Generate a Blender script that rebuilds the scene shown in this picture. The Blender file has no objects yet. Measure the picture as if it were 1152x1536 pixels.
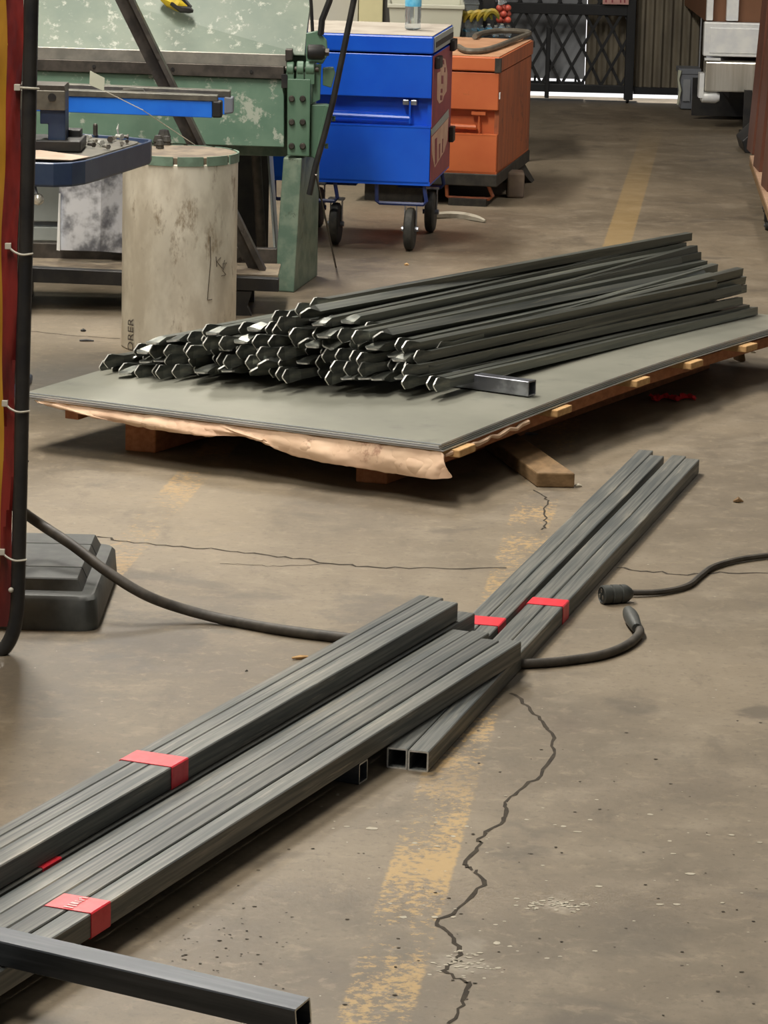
import bpy, math, random
from mathutils import Vector, Matrix
random.seed(7)
V = Vector
S = bpy.context.scene
COL = S.collection

# ------------------------------------------------------------------ camera
FPX, HZ, ROLL, CH = 5000.0, -320.0, math.radians(1.4), 1.72
PITCH = math.atan((768 - HZ) / FPX)
FWD = V((0, math.cos(PITCH), -math.sin(PITCH)))
R0 = V((1, 0, 0)); U0 = R0.cross(FWD)
RGT = R0 * math.cos(ROLL) + U0 * math.sin(ROLL)
UPV = -R0 * math.sin(ROLL) + U0 * math.cos(ROLL)
CP = V((0, 0, CH))
cam = bpy.data.cameras.new('camera'); camo = bpy.data.objects.new('camera', cam); COL.objects.link(camo)
cam.sensor_fit = 'VERTICAL'; cam.sensor_height = 36.0; cam.lens = 36.0 * FPX / 1536.0
cam.clip_end = 200
m = Matrix((RGT, UPV, -FWD)).transposed().to_4x4(); m.translation = CP
camo.matrix_world = m
S.camera = camo

def ray(x, y): return FWD * FPX + RGT * (x - 576) + UPV * (768 - y)
def G(x, y, z=0.0):            # pixel -> point on the level z
    d = ray(x, y); return CP + d * ((z - CH) / d.z)
def A(x, y, Y):                # pixel -> point on the upright plane at distance Y
    d = ray(x, y); return CP + d * (Y / d.y)

# ------------------------------------------------------------------ world, sun, lamps, exposure
w = bpy.data.worlds.new('world'); S.world = w; w.use_nodes = True
w.node_tree.nodes['Background'].inputs[0].default_value = (0.93, 0.97, 1.0, 1)
w.node_tree.nodes['Background'].inputs[1].default_value = 0.28
def lamp(name, kind, loc, target, energy, color, size=1, size_y=1):
    l = bpy.data.lights.new(name, kind); l.energy = energy; l.color = color
    if kind == 'AREA':
        l.shape = 'RECTANGLE'; l.size = size; l.size_y = size_y
    else:
        l.angle = math.radians(3)
    o = bpy.data.objects.new(name, l); COL.objects.link(o); o.location = loc
    o.rotation_euler = (V(target) - V(loc)).to_track_quat('-Z', 'Y').to_euler()
    return o
lamp('sun', 'SUN', (0, 26, 30), (0, 18, 0), 7.0, (1.0, 0.97, 0.92))
WARM = (1.0, 0.945, 0.85)
LAMPS = [(-1.3, 4.6, 195), (2.6, 4.2, 10), (-1.3, 9.0, 310), (2.6, 8.6, 12), (-1.3, 13.4, 205), (2.6, 13.4, 70)]
for (lx, ly, le) in LAMPS:
    lamp('ceiling_tube_light', 'AREA', (lx, ly, 4.55), (lx, ly, 0), le, WARM, 0.5, 2.4)
S.view_settings.view_transform = 'Standard'; S.view_settings.look = 'None'
S.view_settings.gamma = 1.0; S.view_settings.use_curve_mapping = False
S.view_settings.exposure = 0.0

# ------------------------------------------------------------------ materials
def lin(c):
    c = c / 255.0
    return c / 12.92 if c <= 0.04045 else ((c + 0.055) / 1.055) ** 2.4
def rgb(r, g, b): return (lin(r), lin(g), lin(b), 1)
MATS = {}
def newmat(name):
    mt = bpy.data.materials.new(name); mt.use_nodes = True
    nt = mt.node_tree; return mt, nt, nt.nodes['Principled BSDF']
def noise(nt, scale, detail=4, rough=0.6, coord='Object', stretch=None, dist=0.0):
    tc = nt.nodes.new('ShaderNodeTexCoord'); n = nt.nodes.new('ShaderNodeTexNoise')
    n.inputs['Scale'].default_value = scale; n.inputs['Detail'].default_value = detail
    n.inputs['Roughness'].default_value = rough; n.inputs['Distortion'].default_value = dist
    out = tc.outputs[coord]
    if stretch:
        mp = nt.nodes.new('ShaderNodeMapping'); mp.inputs['Scale'].default_value = stretch
        nt.links.new(out, mp.inputs[0]); out = mp.outputs[0]
    nt.links.new(out, n.inputs['Vector']); return n.outputs['Fac']
def ramp(nt, fac, a, b):
    r = nt.nodes.new('ShaderNodeMapRange'); r.inputs[1].default_value = a; r.inputs[2].default_value = b
    r.interpolation_type = 'SMOOTHSTEP'; nt.links.new(fac, r.inputs[0]); return r.outputs[0]
def mixc(nt, fac, c1, c2, blend='MIX'):
    mx = nt.nodes.new('ShaderNodeMix'); mx.data_type = 'RGBA'; mx.blend_type = blend
    if isinstance(fac, float): mx.inputs[0].default_value = fac
    else: nt.links.new(fac, mx.inputs[0])
    for i, c in ((6, c1), (7, c2)):
        if isinstance(c, tuple): mx.inputs[i].default_value = c
        else: nt.links.new(c, mx.inputs[i])
    return mx.outputs[2]
def mth(nt, op, a, b=None, c=None):
    n = nt.nodes.new('ShaderNodeMath'); n.operation = op
    for i, v in enumerate((a, b, c)):
        if v is None: continue
        if isinstance(v, (int, float)): n.inputs[i].default_value = v
        else: nt.links.new(v, n.inputs[i])
    return n.outputs[0]
def bump(nt, bs, fac, strength, dist=0.002):
    b = nt.nodes.new('ShaderNodeBump'); b.inputs['Strength'].default_value = strength
    b.inputs['Distance'].default_value = dist
    nt.links.new(fac, b.inputs['Height']); nt.links.new(b.outputs[0], bs.inputs['Normal'])
def pm(name, c1, c2=None, rough=0.5, metal=0.0, scale=12, lo=0.35, hi=0.65, stretch=None, bmp=0.0,
       wear=None, wscale=8, wlo=0.62, whi=0.68, detail=4, rvar=0.0, coord='Object', wstretch=None, spot=None, tint=0.0, spec=None):
    if name in MATS: return MATS[name]
    mt, nt, bs = newmat(name)
    bs.inputs['Roughness'].default_value = rough; bs.inputs['Metallic'].default_value = metal
    if spec is not None: bs.inputs['Specular IOR Level'].default_value = spec
    col = rgb(*c1)
    bs.inputs['Base Color'].default_value = col
    if c2:
        f = noise(nt, scale, detail, stretch=stretch, coord=coord); f2 = ramp(nt, f, lo, hi)
        col = mixc(nt, f2, col, rgb(*c2))
        if bmp: bump(nt, bs, f, bmp)
        if rvar:
            nt.links.new(mth(nt, 'MULTIPLY_ADD', f2, rvar, rough), bs.inputs['Roughness'])
    if wear:
        g = noise(nt, wscale, 6, 0.7, stretch=wstretch, coord=coord); g2 = ramp(nt, g, wlo, whi)
        if spot:
            tc = nt.nodes.new('ShaderNodeTexCoord'); vm = nt.nodes.new('ShaderNodeVectorMath'); vm.operation = 'DISTANCE'
            nt.links.new(tc.outputs['Object'], vm.inputs[0]); vm.inputs[1].default_value = spot[0]
            sm = ramp(nt, vm.outputs['Value'], spot[1], spot[1] * .2)
            g2 = ramp(nt, mth(nt, 'ADD', g, mth(nt, 'MULTIPLY', sm, spot[2])), wlo, whi)
        col = mixc(nt, g2, col, rgb(*wear))
    if tint:
        oi = nt.nodes.new('ShaderNodeObjectInfo'); hv = nt.nodes.new('ShaderNodeHueSaturation')
        nt.links.new(mth(nt, 'MULTIPLY_ADD', oi.outputs['Random'], 2 * tint, 1 - tint), hv.inputs['Value'])
        if isinstance(col, tuple): hv.inputs['Color'].default_value = col
        else: nt.links.new(col, hv.inputs['Color'])
        col = hv.outputs[0]
    if not isinstance(col, tuple): nt.links.new(col, bs.inputs['Base Color'])
    MATS[name] = mt; return mt

M_STEEL = pm('mill_steel', (76, 80, 80), (112, 112, 107), tint=0.2, rough=0.5, metal=0.12, scale=5, stretch=(0.5, 22, 22), lo=0.36, hi=0.64, rvar=-0.06, spec=0.3, wear=(162, 156, 142), wscale=3, wlo=0.55, whi=0.75, wstretch=(0.9, 26, 26))
M_STEELD = pm('mill_steel_dark', (58, 62, 68), (78, 81, 86), rough=0.5, metal=0.5, scale=6, stretch=(0.6, 12, 12))
M_CUT = pm('cut_steel_edge', (225, 225, 220), (190, 190, 184), rough=0.35, metal=0.5, scale=60)
M_BAR = pm('picket_steel', (86, 90, 87), (118, 120, 112), tint=0.22, rough=0.3, metal=0.65, scale=4, stretch=(0.4, 14, 14), rvar=0.08, wear=(140, 138, 124), wscale=3, wlo=0.58, whi=0.7, wstretch=(0.7, 20, 20))
M_SHEET = pm('sheet_steel', (134, 134, 123), (150, 149, 137), rough=0.4, metal=0.3, scale=2.2, wear=(116, 117, 108), wscale=5, wlo=0.55, whi=0.75)
M_SHEETE = pm('sheet_edge', (226, 231, 240), (205, 211, 220), rough=0.4, metal=0.3, scale=3)  # edge highlight painted in: paler steel-blue than the sheet faces
M_TAPE = pm('red_tape', (222, 40, 56), (234, 62, 76), rough=0.4, scale=40)
M_TAPEW = pm('tape_print', (225, 170, 170), rough=0.5)
M_BLACKR = pm('black_rubber', (52, 54, 52), (68, 70, 67), rough=0.55, scale=20)
M_CABLE = pm('cable_rubber', (52, 47, 41), (72, 66, 58), rough=0.6, scale=30)
M_GREEN = pm('brake_green', (92, 122, 104), (106, 134, 115), rough=0.5, scale=6, wear=(166, 174, 160), wscale=17, wlo=0.58, whi=0.66, spot=(A(372, 160, 11.48) - V((-0.9, 11.5, 0)), 0.15, .085))
M_GREENP = pm('brake_green_pale', (86, 103, 88), (108, 120, 103), rough=0.42, scale=4, wear=(160, 164, 150), wscale=26, wlo=0.55, whi=0.68, detail=6)
M_GREEND = pm('brake_green_leg', (88, 110, 95), (120, 135, 118), rough=0.5, scale=14, wear=(70, 80, 66), wscale=8)
M_GREENC = pm('brake_green_casting', (78, 108, 88), (90, 118, 98), rough=0.42, scale=10)
M_DARKM = pm('dark_steel', (70, 66, 62), (92, 86, 80), rough=0.45, metal=0.6, scale=18, wear=(50, 44, 40), wscale=12)
M_BLADE = pm('blade_steel', (140, 138, 130), (165, 160, 150), rough=0.4, metal=0.6, scale=14)
M_BLACKM = pm('black_metal', (36, 36, 38), (52, 50, 48), rough=0.45, metal=0.3, scale=12)
M_BLUE = pm('blue_paint', (18, 84, 212), (24, 94, 220), rough=0.3, scale=3, wear=(44, 96, 190), wscale=9, wlo=0.7, whi=0.78)
M_BLUETOP = pm('dusty_blue_lid', (168, 158, 146), (188, 180, 168), rough=0.6, scale=6)
M_BLUEF = pm('blue_steel_frame', (30, 48, 110), (50, 64, 110), rough=0.45, scale=18)
M_ORANGE = pm('orange_paint', (208, 112, 62), (200, 102, 56), rough=0.5, scale=4, wear=(150, 92, 52), wscale=7, wlo=0.6, whi=0.75)
M_ORANGED = pm('orange_worn', (184, 102, 60), (156, 88, 56), rough=0.6, scale=5, wear=(120, 72, 50), wscale=10, wlo=0.55, whi=0.7, stretch=(3, 3, 0.6))
M_ORTOP = pm('dusty_orange_lid', (178, 132, 98), (196, 150, 116), rough=0.75, scale=7)
M_DIRTY = pm('grimy_black', (44, 42, 38), (64, 60, 52), rough=0.7, scale=20)
M_RUB = pm('tyre_rubber', (48, 48, 46), (74, 72, 66), rough=0.7, scale=20)
M_GALV = pm('galvanised', (176, 180, 190), (120, 122, 130), rough=0.3, metal=0.8, scale=9, lo=0.4, hi=0.6)
M_OFFCUT = pm('galvanised_painted_shine', (232, 235, 242), (120, 122, 130), rough=0.35, metal=0.4, scale=9, lo=0.42, hi=0.62)  # white highlights of the bent sheet painted in as high-contrast pale blotches
M_CHROME = pm('chrome', (235, 232, 222), (205, 200, 188), rough=0.2, metal=0.6, scale=4, stretch=(6, 1, 0.4))
M_ALU = pm('aluminium', (244, 245, 242), (226, 228, 230), rough=0.35, metal=0.1, scale=10)
M_DRUM = pm('drum_steel', (238, 231, 214), (212, 203, 185), rough=0.45, metal=0.35, scale=9, stretch=(1.4, 1.4, .7), wear=(156, 138, 114), wscale=9, wlo=0.56, whi=0.74, wstretch=(2.2, 2.2, .8), spot=(V((.02, -.17, .36)), .2, .07))
M_LIDT = pm('drum_lid_top', (136, 122, 102), (104, 92, 78), rough=0.7, scale=16)
M_LIDG = pm('drum_lid_green', (116, 140, 122), (100, 120, 104), rough=0.5, scale=20)
M_NAVY = pm('navy_casting', (36, 52, 84), (50, 66, 92), rough=0.38, scale=10, wear=(74, 84, 96), wscale=14, wlo=0.62, whi=0.72)
M_TABLE = pm('machined_iron', (118, 114, 104), (90, 88, 82), rough=0.4, metal=0.5, scale=18)
M_BRIGHTB = pm('bright_blue', (20, 98, 214), (34, 116, 226), rough=0.35, scale=5)
M_GREYP = pm('grey_cabinet', (172, 178, 174), (160, 166, 162), rough=0.5, scale=5)
M_WHITEP = pm('white_plastic', (206, 206, 190), (198, 198, 180), rough=0.45, scale=3)
M_CREAM = pm('cream_paint', (232, 224, 176), (222, 214, 168), rough=0.6, scale=4)
M_WALLW = pm('white_wall', (214, 212, 200), (204, 202, 190), rough=0.8, scale=2)
M_GREYWALL = pm('grey_wall', (150, 148, 140), (138, 136, 128), rough=0.85, scale=2)
M_WALLD = pm('dark_wall', (88, 86, 80), (74, 72, 68), rough=0.85, scale=2)
M_CORR = pm('corrugated_brown', (120, 112, 96), (100, 93, 80), rough=0.6, scale=6, stretch=(2, 1, .5))
M_GATEP = pm('gate_panel_grey', (150, 153, 158), (132, 135, 140), rough=0.6, scale=4)
M_GATE = pm('gate_black', (16, 18, 22), (24, 26, 30), rough=0.5, scale=10)
M_BROWN = pm('brown_primer', (104, 64, 50), (88, 54, 42), rough=0.42, scale=5, stretch=(2, 2, .4))
M_BROWNB = pm('brown_panel', (122, 82, 56), (112, 76, 52), rough=0.6, scale=3)
M_PLY = pm('pale_wood', (184, 150, 124), (164, 132, 106), rough=0.7, scale=8, stretch=(1, 8, 8))
def woodmat(name, c1, c2, st):
    return pm(name, c1, c2, rough=0.75, scale=6, stretch=st, lo=0.3, hi=0.7, bmp=0.15)
M_WOODR = woodmat('reddish_timber', (182, 122, 82), (156, 98, 62), (9, 1.2, 9))
M_WOODP = woodmat('pine_plank', (206, 168, 116), (186, 144, 94), (3, 12, 12))
M_WOODO = woodmat('old_timber', (136, 108, 74), (108, 84, 54), (6, 3, 12))
M_KRAFT = pm('kraft_paper', (204, 168, 140), (224, 192, 162), rough=0.7, scale=7, bmp=0.3, wear=(176, 136, 112), wscale=4)
M_STONE = pm('worn_block', (126, 110, 94), (104, 90, 78), rough=0.85, scale=10)
M_RAG = pm('red_rag', (226, 44, 54), (190, 34, 42), rough=0.8, scale=30)
M_YELC = pm('yellow_vinyl', (186, 138, 34), (156, 108, 24), rough=0.35, scale=5, stretch=(3, 3, .6), wear=(120, 78, 12), wscale=6)
M_REDC = pm('red_vinyl', (128, 38, 32), (84, 26, 26), rough=0.25, scale=9, stretch=(2, 2, .5))
M_ZIP = pm('zip_tie_white', (205, 200, 186), (190, 184, 170), rough=0.4, scale=20)
M_TAN = pm('tan_card', (186, 164, 146), (170, 150, 132), rough=0.7, scale=6)
M_PAPER = pm('pale_tag', (200, 204, 184), (190, 192, 174), rough=0.7, scale=6)
M_BANANA = pm('banana', (168, 142, 48), (110, 110, 40), rough=0.5, scale=14)
M_TOMATO = pm('red_fruit', (178, 70, 56), (200, 96, 76), rough=0.4, scale=14)
M_LABELB = pm('bottle_label', (70, 170, 220), (120, 200, 235), rough=0.4, scale=30)
M_RED = pm('sticker_red', (160, 76, 84), (140, 64, 78), rough=0.5, scale=8)
M_STICKW = pm('sticker_cream', (226, 190, 166), (210, 168, 146), rough=0.5, scale=12)
M_INK = pm('ink', (88, 80, 70), rough=0.8)
M_HOSE = pm('grey_hose', (112, 106, 94), (88, 82, 72), rough=0.6, scale=24)
M_SIGNW = pm('sign_pink', (206, 160, 152), (190, 140, 134), rough=0.6, scale=10)
M_CRACK = pm('crack_dark', (48, 41, 32), (62, 54, 43), rough=0.95, scale=40)
M_SPLAT = pm('white_paint_spot', (182, 174, 156), (164, 156, 138), rough=0.7, scale=30)
M_GREYTRIM = pm('grey_bin', (128, 132, 140), (110, 114, 122), rough=0.4, scale=5)
M_OUT = pm('outdoor_concrete', (200, 200, 205), (190, 190, 196), rough=0.8, scale=3)
M_CLOTH = pm('pale_cloth', (168, 160, 142), (190, 182, 164), rough=0.85, scale=14)
M_YEL = pm('yellow_plastic', (206, 180, 40), (176, 150, 30), rough=0.5, scale=20)
def glassmat(name, col, rough=0.08, alpha=0.35):
    mt, nt, bs = newmat(name)
    bs.inputs['Base Color'].default_value = rgb(*col); bs.inputs['Roughness'].default_value = rough
    bs.inputs['Transmission Weight'].default_value = 0.85; bs.inputs['IOR'].default_value = 1.25
    MATS[name] = mt; return mt
M_PET = glassmat('clear_pet', (235, 242, 245))
M_CLEAR = glassmat('clear_tub', (200, 208, 210), 0.25)

# floor: worn, stained concrete with worn yellow stripes
def floor_material():
    mt, nt, bs = newmat('stained_concrete'); L = nt.links
    tc = nt.nodes.new('ShaderNodeTexCoord'); sep = nt.nodes.new('ShaderNodeSeparateXYZ')
    L.new(tc.outputs['Object'], sep.inputs[0]); X, Y = sep.outputs[0], sep.outputs[1]
    n1 = noise(nt, 0.9, 6, 0.62); n2 = noise(nt, 6, 6, 0.65); n3 = noise(nt, 60, 4, 0.6); n4 = noise(nt, 2.6, 5, 0.6, dist=0.6)
    n5 = noise(nt, 180, 3, 0.7)
    col = mixc(nt, ramp(nt, n1, 0.36, 0.66), rgb(102, 91, 75), rgb(128, 115, 96))
    col = mixc(nt, mth(nt, 'MULTIPLY', ramp(nt, n2, 0.46, 0.72), 0.45), col, rgb(146, 134, 116))
    col = mixc(nt, mth(nt, 'MULTIPLY', ramp(nt, n4, 0.56, 0.68), 0.55), col, rgb(80, 72, 62))
    col = mixc(nt, mth(nt, 'MULTIPLY', ramp(nt, n3, 0.52, 0.75), 0.55), col, rgb(88, 78, 64))
    col = mixc(nt, mth(nt, 'MULTIPLY', ramp(nt, n5, 0.6, 0.8), 0.65), col, rgb(70, 61, 50))
    n6 = noise(nt, 14, 5, 0.7)
    n7 = noise(nt, 22, 6, 0.72, dist=0.4); n8 = noise(nt, 9, 6, 0.7, stretch=(1, .35, 1))
    col = mixc(nt, mth(nt, 'MULTIPLY', ramp(nt, n7, 0.52, 0.68), 0.4), col, rgb(150, 136, 114))
    col = mixc(nt, mth(nt, 'MULTIPLY', ramp(nt, n8, 0.54, 0.70), 0.45), col, rgb(84, 74, 61))
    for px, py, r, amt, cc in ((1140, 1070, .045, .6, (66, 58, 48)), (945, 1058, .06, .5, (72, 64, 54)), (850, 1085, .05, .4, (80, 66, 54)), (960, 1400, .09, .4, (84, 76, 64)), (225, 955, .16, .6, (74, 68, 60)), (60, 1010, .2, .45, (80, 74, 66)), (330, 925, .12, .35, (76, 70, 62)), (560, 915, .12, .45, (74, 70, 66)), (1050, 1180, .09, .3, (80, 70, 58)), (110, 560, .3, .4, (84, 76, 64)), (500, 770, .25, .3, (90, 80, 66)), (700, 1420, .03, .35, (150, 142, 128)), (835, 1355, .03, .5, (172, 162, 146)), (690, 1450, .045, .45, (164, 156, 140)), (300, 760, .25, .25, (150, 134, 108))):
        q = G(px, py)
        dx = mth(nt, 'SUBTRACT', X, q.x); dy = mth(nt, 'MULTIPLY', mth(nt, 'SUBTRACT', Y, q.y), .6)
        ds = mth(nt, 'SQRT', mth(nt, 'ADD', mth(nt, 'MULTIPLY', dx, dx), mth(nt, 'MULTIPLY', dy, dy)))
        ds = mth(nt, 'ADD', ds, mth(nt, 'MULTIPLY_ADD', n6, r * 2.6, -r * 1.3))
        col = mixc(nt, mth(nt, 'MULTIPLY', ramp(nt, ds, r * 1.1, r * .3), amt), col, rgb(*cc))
    def stripe(pl0, pr0, pl1, pr1, wlo, whi, ylo=None, yhi=None, amount=1.0, colr=(206, 166, 92), fade=.25):
        nonlocal col
        c0 = (pl0 + pr0) / 2; c1 = (pl1 + pr1) / 2; d = (c1 - c0).normalized(); n = V((d.y, -d.x, 0))
        hw = abs((pr0 - pl0).dot(n)) / 2
        dist = mth(nt, 'ADD', mth(nt, 'ADD', mth(nt, 'MULTIPLY', X, n.x), mth(nt, 'MULTIPLY', Y, n.y)), -c0.dot(n))
        dist = mth(nt, 'ABSOLUTE', dist)
        edge = mth(nt, 'MULTIPLY_ADD', noise(nt, 45, 3, 0.6), 0.016, -0.008)
        mk = ramp(nt, mth(nt, 'ADD', dist, edge), hw + 0.004, hw - 0.004)
        wear = ramp(nt, mth(nt, 'MULTIPLY_ADD', noise(nt, 3, 3, 0.5), 0.45, mth(nt, 'MULTIPLY', noise(nt, 55, 5, 0.7), 0.55)), wlo, whi)
        mk = mth(nt, 'MULTIPLY', mth(nt, 'MULTIPLY', mk, wear), amount)
        if ylo is not None:
            mk = mth(nt, 'MULTIPLY', mk, mth(nt, 'MULTIPLY', ramp(nt, Y, ylo, ylo + 0.25), ramp(nt, Y, yhi, yhi - fade)))
        col = mixc(nt, mk, col, rgb(*colr))
    stripe(G(515, 1500), G(625, 1500), G(757, 800), G(822, 800), 0.475, 0.56, -3, 5.75, 0.58, (196, 160, 96))
    stripe(G(515, 1500), G(625, 1500), G(757, 800), G(822, 800), 0.50, 0.58, 5.6, 9.6, 0.55, (190, 154, 94))
    stripe(G(515, 1500), G(625, 1500), G(757, 800), G(822, 800), 0.30, 0.46, 9.4, 18.2, 0.42, (172, 140, 80), fade=5.0)
    stripe(G(190, 790), G(248, 790), G(270, 705), G(322, 705), 0.46, 0.57, 7.0, 8.9, 0.5, (182, 146, 90))
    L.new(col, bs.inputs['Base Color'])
    L.new(mth(nt, 'MULTIPLY_ADD', n2, 0.3, 0.42), bs.inputs['Roughness'])
    bump(nt, bs, mth(nt, 'ADD', mth(nt, 'MULTIPLY', n2, 1.0), mth(nt, 'MULTIPLY', n3, 0.5)), 0.25, 0.004)
    return mt
M_FLOOR = floor_material()

# ------------------------------------------------------------------ mesh helpers
class MB:
    def __init__(s): s.v = []; s.f = []
    def add(s, vs, fs):
        o = len(s.v); s.v += [V(p) for p in vs]; s.f += [tuple(i + o for i in f) for f in fs]; return s
    def box(s, c, size, ax=None):
        c = V(c); hx, hy, hz = [k / 2 for k in size]
        ax = ax or (V((1, 0, 0)), V((0, 1, 0)), V((0, 0, 1)))
        vs = [c + ax[0] * (i * hx) + ax[1] * (j * hy) + ax[2] * (k * hz) for i in (-1, 1) for j in (-1, 1) for k in (-1, 1)]
        return s.add(vs, [(0, 1, 3, 2), (4, 6, 7, 5), (0, 4, 5, 1), (2, 3, 7, 6), (0, 2, 6, 4), (1, 5, 7, 3)])
    def b2(s, x0, x1, y0, y1, z0, z1):
        return s.box(((x0 + x1) / 2, (y0 + y1) / 2, (z0 + z1) / 2), (abs(x1 - x0), abs(y1 - y0), abs(z1 - z0)))
    def prism(s, poly, vec):
        n = len(poly); vec = V(vec); vs = [V(p) for p in poly] + [V(p) + vec for p in poly]
        return s.add(vs, [tuple(range(n - 1, -1, -1)), tuple(range(n, 2 * n))] + [(i, (i + 1) % n, n + (i + 1) % n, n + i) for i in range(n)])
    def loft(s, rings, cap=True, closed=True):
        n = len(rings[0]); vs = [p for r in rings for p in r]; fs = []
        for k in range(len(rings) - 1):
            for i in range(n if closed else n - 1):
                j = (i + 1) % n; fs.append((k * n + i, k * n + j, (k + 1) * n + j, (k + 1) * n + i))
        if cap and closed:
            fs.append(tuple(range(n - 1, -1, -1))); fs.append(tuple((len(rings) - 1) * n + i for i in range(n)))
        return s.add(vs, fs)
    def tube(s, pts, r, n=8):
        pts = [V(p) for p in pts]; rings = []; prev = None
        for i, p in enumerate(pts):
            t = (pts[min(i + 1, len(pts) - 1)] - pts[max(i - 1, 0)]).normalized()
            a = (prev - t * prev.dot(t)) if prev else (V((0, 0, 1)) - t * t.z if abs(t.z) < 0.95 else V((1, 0, 0)) - t * t.x)
            a.normalize(); prev = a; b = t.cross(a); rr = r[i] if isinstance(r, (list, tuple)) else r
            rings.append([p + a * (rr * math.cos(2 * math.pi * k / n)) + b * (rr * math.sin(2 * math.pi * k / n)) for k in range(n)])
        return s.loft(rings)
    def lathe(s, prof, c, n=32, axis=None):
        c = V(c); az = V(axis).normalized() if axis else V((0, 0, 1))
        a = V((1, 0, 0)) if abs(az.x) < 0.9 else V((0, 1, 0)); a = (a - az * a.dot(az)).normalized(); b = az.cross(a)
        rings = [[c + az * z + a * (r * math.cos(2 * math.pi * k / n)) + b * (r * math.sin(2 * math.pi * k / n)) for k in range(n)] for r, z in prof]
        return s.loft(rings)
    def ball(s, c, r, n=10, m=7):
        return s.lathe([(max(r * math.sin(math.pi * i / m), r * 0.02), -r * math.cos(math.pi * i / m)) for i in range(m + 1)], c, n)
    def hollow(s, p0, p1, w, h, t, side=None, ch=0.0018):
        """open square tube from p0 to p1 (axis points); side = sideways direction"""
        p0, p1 = V(p0), V(p1); d = (p1 - p0).normalized()
        sd = V(side) if side else d.cross(V((0, 0, 1)))
        sd = (sd - d * sd.dot(d)).normalized(); up = sd.cross(d)
        if up.z < 0: up = -up
        def ring(p, a, b, c):
            return [p + sd * x + up * y for x, y in ((-a, -b + c), (-a + c, -b), (a - c, -b), (a, -b + c), (a, b - c), (a - c, b), (-a + c, b), (-a, b - c))]
        o0 = ring(p0, w / 2, h / 2, ch); o1 = ring(p1, w / 2, h / 2, ch)
        i0 = ring(p0, w / 2 - t, h / 2 - t, ch * .5); i1 = ring(p1, w / 2 - t, h / 2 - t, ch * .5)
        fs = []
        for k in range(8):
            j = (k + 1) % 8
            fs += [(k, j, 8 + j, 8 + k), (16 + j, 16 + k, 24 + k, 24 + j), (j, k, 16 + k, 16 + j), (8 + k, 8 + j, 24 + j, 24 + k)]
        return s.add(o0 + o1 + i0 + i1, fs)

LOC = {}
def tagit(o, label=None, cat=None, group=None, kind=None):
    for k, v in (('label', label), ('category', cat), ('group', group), ('kind', kind)):
        if v: o[k] = v
    return o
def mkobj(name, mb, mat, origin, smooth=False, bevel=0.0, bseg=2):
    me = bpy.data.meshes.new(name); me.from_pydata([p - origin for p in mb.v], [], mb.f); me.update()
    import bmesh
    bm = bmesh.new(); bm.from_mesh(me); bmesh.ops.recalc_face_normals(bm, faces=bm.faces); bm.to_mesh(me); bm.free()
    me.materials.append(mat)
    if smooth:
        me.polygons.foreach_set('use_smooth', [True] * len(me.polygons))
        try: me.set_sharp_from_angle(angle=math.radians(40))
        except Exception: pass
    o = bpy.data.objects.new(name, me); COL.objects.link(o)
    if bevel:
        b = o.modifiers.new('bevel', 'BEVEL'); b.width = bevel; b.segments = bseg; b.limit_method = 'ANGLE'
    return o
def solo(name, mb, mat, label, cat, group=None, **k):
    """a thing that is one mesh"""
    xs = [p.x for p in mb.v]; ys = [p.y for p in mb.v]; zs = [p.z for p in mb.v]
    org = V(((min(xs) + max(xs)) / 2, (min(ys) + max(ys)) / 2, min(zs)))
    o = mkobj(name, mb, mat, org, **k); o.location = org; LOC[o] = org
    return tagit(o, label, cat, group)
def linear(name, mb, p0, p1, mat, label, cat, group=None, **k):
    """a long straight member: mesh axis along local X, so grain in the material runs along it"""
    p0, p1 = V(p0), V(p1); d = (p1 - p0).normalized(); sd = V((0, 0, 1)).cross(d).normalized(); up = d.cross(sd)
    mw = Matrix((d, sd, up)).transposed().to_4x4(); mw.translation = (p0 + p1) / 2; inv = mw.inverted()
    loc = MB(); loc.v = [inv @ v for v in mb.v]; loc.f = mb.f
    o = mkobj(name, loc, mat, V((0, 0, 0)), **k); o.matrix_world = mw; LOC[o] = mw.translation
    return tagit(o, label, cat, group)
def thing(name, label, cat, loc, group=None):
    o = bpy.data.objects.new(name, None); COL.objects.link(o); o.location = V(loc); o.empty_display_size = 0.1; LOC[o] = V(loc)
    return tagit(o, label, cat, group)
def part(name, mb, mat, parent, label=None, kind=None, **k):
    o = mkobj(name, mb, mat, LOC[parent], **k); o.parent = parent; LOC[o] = LOC[parent]
    return tagit(o, label, kind=kind)
def struct(name, mb, mat, **k):
    o = mkobj(name, mb, mat, V((0, 0, 0)), **k); LOC[o] = V((0, 0, 0)); o['kind'] = 'structure'; return o
def pxpoly(pts, Y, depth):
    """outline in pixels set upright at distance Y, with real thickness"""
    return MB().prism([A(x, y, Y) for x, y in pts], (0, depth, 0))
def catmull(P, n=8):
    P = [V(p) for p in P]; Q = [P[0]] + P + [P[-1]]; out = []
    for i in range(1, len(Q) - 2):
        a, b, c, d = Q[i - 1:i + 3]
        for k in range(n):
            t = k / n; out.append(0.5 * ((2 * b) + (c - a) * t + (2 * a - 5 * b + 4 * c - d) * t * t + (3 * b - a - 3 * c + d) * t ** 3))
    out.append(P[-1]); return out
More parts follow.
